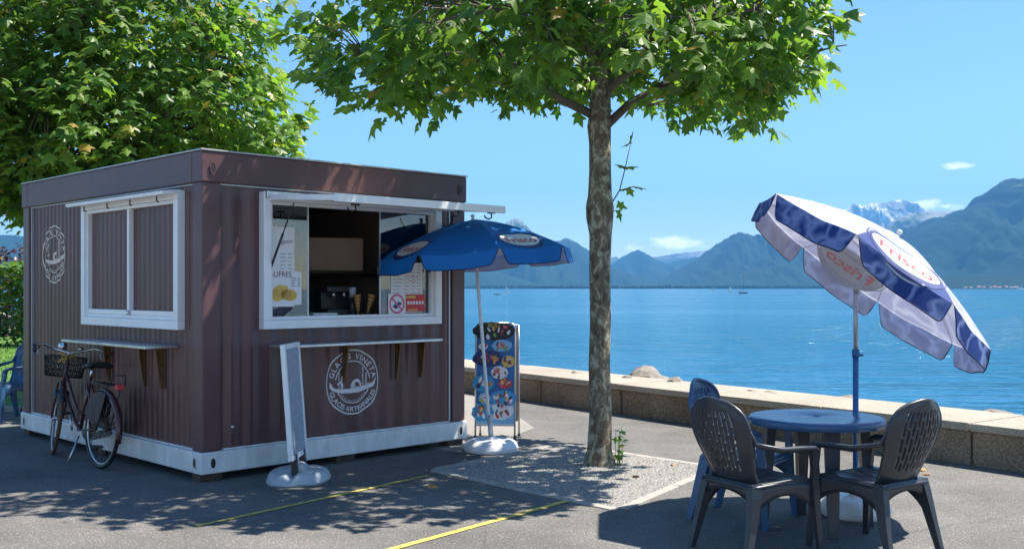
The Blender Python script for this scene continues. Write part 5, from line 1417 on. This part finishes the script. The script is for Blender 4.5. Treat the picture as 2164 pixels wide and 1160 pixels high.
rear = LEAN @ Matrix.Translation((0, 0, WR)); wheel(rear, 'bike_black')
HT0, HT1 = Vector((.905, 0, .66)), Vector((.845, 0, .90)); ax = (HT1 - HT0).normalized()
STEER = Matrix.Translation(HT0) @ Matrix.Rotation(R(-17), 4, ax) @ Matrix.Translation(-HT0)
fc = Vector((WB, 0, WR)); wheel(LEAN @ STEER @ Matrix.Translation(fc), 'bike_tan')
L3 = lambda *ps: [LEAN @ Vector(p) for p in ps]
SL = lambda *ps: [LEAN @ STEER @ Vector(p) for p in ps]
mb = MB(); BBk = (.46, 0, .29)
mb.tube(L3(HT0 - ax * .03, HT1), .019, 10); mb.tube(L3(HT0, (.76, 0, .50), (.60, 0, .36), BBk), .017, 10); mb.tube(L3(HT0 + ax * .13, (.72, 0, .62), (.56, 0, .46), (.43, 0, .43)), .014, 10); mb.tube(L3(BBk, (.30, 0, .78)), .016, 10)
for s in (-.055, .055): mb.tube(L3((.46, s * .5, .29), (0, s, WR)), .009, 8); mb.tube(L3((.325, s * .4, .70), (0, s, WR)), .008, 8)
mb.build('frame', 'bike_red', bike)
mb = MB()
for s in (-.05, .05): mb.tube(SL((.925, s, .60), (.965, s, .50), (WB, s, WR)), [.013, .012, .009], 8)
mb.tube(SL((.925, -.05, .60), (.925, .05, .60)), .014, 8); mb.tube(SL(HT0, HT1 + ax * .05), .013, 8); mb.build('fork', 'bike_red', bike)
hb = HT1 + ax * .065
mb = MB(); mb.tube(SL(HT1 + ax * .02, hb), .012, 8); mb.tube(SL(hb + Vector((-.24, .30, .0)), hb + Vector((-.12, .31, .045)), hb + Vector((0, .22, .06)), hb + Vector((.05, .1, .02)), hb, hb + Vector((.05, -.1, .02)), hb + Vector((0, -.22, .06)), hb + Vector((-.12, -.31, .045)), hb + Vector((-.24, -.30, 0))), .0115, 8)
hbo = mb.build('handlebar', 'chrome', bike)
for s in (-1, 1):
    mb = MB(); mb.tube(SL(hb + Vector((-.26, s * .30, -.006)), hb + Vector((-.14, s * .309, .04))), .0165, 8); mb.build('grip', 'bike_black', hbo)
    mb = MB(); mb.tube(SL(hb + Vector((-.03, s * .25, .05)), hb + Vector((-.10, s * .27, .0)), hb + Vector((-.19, s * .27, -.03))), .006, 6); mb.build('brake_lever', 'chrome', hbo)
mb = MB(); mb.lathe([(0, 0), (.02, .005), (.038, .03), (.042, .07), (.042, .075)], 18, LEAN @ STEER @ Matrix.Translation(hb + Vector((.02, .05, .055))) @ Matrix.Rotation(R(90), 4, 'Y')); hl = mb.build('headlamp', 'chrome', bike)
mb = MB(); mb.lathe([(.041, .0755), (.03, .083), (0, .086)], 18, LEAN @ STEER @ Matrix.Translation(hb + Vector((.02, .05, .055))) @ Matrix.Rotation(R(90), 4, 'Y')); mb.build('lens', 'lamp_lens', hl)
mb = MB(); mb.lathe([(.02, 0), (.027, .006), (.025, .018), (.012, .028), (0, .03)], 14, LEAN @ STEER @ Matrix.Translation(hb + Vector((.0, -.1, .035)))); mb.build('bell', 'chrome', bike)
mb = MB(); mb.tube(L3((.315, 0, .74), (.285, 0, .86)), .012, 8); mb.build('seat_post', 'chrome', bike)
mb = MB()
def sad(u, v):
    x = .40 - .28 * u; w = .035 + .075 * max(0, (u - .25) / .75) ** 1.3; q = (v * 2 - 1)
    return LEAN @ Vector((x, q * w, .885 - .03 * abs(q) ** 3 - (.012 if u < .2 else 0) + .015 * u))
mb.grid(sad, 14, 10); mb.build('saddle', 'bike_black', bike, solid=.03)
def mudguard(Mx, c, a0, a1, mt):
    mb = MB()
    def fn(u, v):
        q = R(a0 + (a1 - a0) * u); r = WR + .018 - .014 * (v * 2 - 1) ** 2
        return Mx @ (Vector(c) + Vector((r * math.cos(q), (v * 2 - 1) * .028, r * math.sin(q))))
    mb.grid(fn, 22, 4); return mb.build('mudguard', mt, bike, solid=.002)
mudguard(LEAN, (0, 0, WR), 20, 195, 'bike_red'); mudguard(LEAN @ STEER, (WB, 0, WR), 15, 150, 'bike_black')
mb = MB()      # skirt guards on the rear wheel
for s in (-1, 1): mb.grid(lambda u, v: LEAN @ Vector(((.06 + .27 * v) * math.cos(R(20 + 90 * u)), s * (.05 - .012 * v), WR + (.06 + .27 * v) * math.sin(R(20 + 90 * u)))), 10, 4)
mb.build('skirt_guard', 'bike_tan2' if 'bike_tan2' in M_ else mat('bike_tan2', (.055, .045, .04), .7, var=.3, vscale=30), bike)
mb = MB()
for s in (-.06, .06): mb.tube(L3((.16, s, .735), (-.26, s, .735)), .006, 6); mb.tube(L3((-.02, s, WR), (-.20, s, .735)), .005, 6)
for x in (.14, 0, -.13, -.26): mb.tube(L3((x, -.06, .735), (x, .06, .735)), .005, 6)
mb.tube(L3((-.26, -.06, .735), (-.27, -.06, .82), (-.27, .06, .82), (-.26, .06, .735)), .006, 6); mb.build('luggage_rack', 'bike_black', bike)
mb = MB(); mb.box(-.315, -.275, -.035, .035, .70, .745, .008, LEAN); mb.build('rear_light', 'ink_red', bike)
mb = MB(); mb.lathe([(.02, -.008), (.085, -.005), (.085, .005), (.02, .008)], 24, LEAN @ Matrix.Translation((.46, -.05, .29)) @ Matrix.Rotation(R(90), 4, 'X')); mb.tube(L3((.46, -.075, .29), (.40, -.08, .14)), .009, 6); mb.tube(L3((.46, .075, .29), (.52, .08, .44)), .009, 6); cr = mb.build('crank', 'steel', bike)
for p in ((.40, -.13, .14), (.52, .13, .44)): mb = MB(); mb.box(p[0] - .045, p[0] + .045, p[1] - .045, p[1] + .045, p[2] - .012, p[2] + .012, .004, LEAN); mb.build('pedal', 'bike_black', cr)
mb = MB(); mb.prism([(-.06, .30), (.0, .40), (.40, .385), (.52, .36), (.55, .29), (.50, .21), (.40, .195), (0, .275)], .058, .066, LEAN @ Matrix(((1, 0, 0, 0), (0, 0, -1, 0), (0, 1, 0, 0), (0, 0, 0, 1)))); mb.build('chain_guard', 'bike_black', bike)
mb = MB(); mb.tube(L3((.36, .05, .25), (.30, .16, .02)), .008, 6); mb.build('kick_stand', 'steel', bike)
# wire basket at the front
mb = MB(); bo = hb + Vector((.20, 0, -.06))
def ring(z, kx, ky): return [bo + Vector((kx * math.cos(q * PI / 12) * (1 if abs(math.cos(q * PI / 12)) < .8 else .95), ky * math.sin(q * PI / 12), z)) for q in range(24)]
for z, k in ((.02, 1.0), (-.05, .95), (-.11, .9), (-.17, .85)): mb.tube([LEAN @ STEER @ p for p in ring(z, .14 * k, .19 * k)], .006 if z > 0 else .003, 6, closed=True)
r0, r1 = ring(.02, .14, .19), ring(-.17, .119, .1615)
for a, b in zip(r0, r1): mb.tube(SL(a, b), .003, 4)
for i in range(24):
    mb.tube(SL(r0[i], r1[(i + 2) % 24]), .0028, 4); mb.tube(SL(r0[i], r1[(i - 2) % 24]), .0028, 4)
mb.add([LEAN @ STEER @ p for p in r1], [tuple(range(24))]); mb.build('basket', 'bike_black', bike)
mb = MB(); rr = random.Random(8); c0 = HT1 + ax * .01 + Vector((.02, .01, 0))
for k in range(26): d = Vector((rr.gauss(0, .5), rr.gauss(0, 1), rr.gauss(0, .7))).normalized() * rr.uniform(.04, .11); mb.tube(SL(c0, c0 + d * .5 + Vector((0, 0, .02)), c0 + d), .0035, 4)
mb.build('straw_bow', 'straw', bike)
mb = MB(); mb.tube(SL((.95, .055, .62), (.86, .07, .585)), .011, 8); mb.tube(SL((.855, .07, .583), (.84, .07, .578)), .016, 8); mb.build('frame_pump', 'teal_paint', bike)

# ------------------------------------------------------------------ small litter
rr = random.Random(14)
for i, (px, py) in enumerate(((1945, 995), (1960, 1004), (1350, 1010), (1235, 948), (980, 1015), (1650, 1120), (905, 1030), (1420, 985))):
    p = gp(px, py); m = leaf_matrix(Vector((p.x, p.y, .02)), Vector((rr.gauss(0, 1), rr.gauss(0, 1), .05)), rr.uniform(.06, .10), rr)
    me = leaf_meshes[i % 4].copy(); me.materials.clear(); me.materials.append(M_['dry_leaf'])
    o = link('fallen_leaf', me, None, label='dry brown leaf lying on the ground', cat='leaf', group='fallen leaves on the paving'); o.matrix_world = m
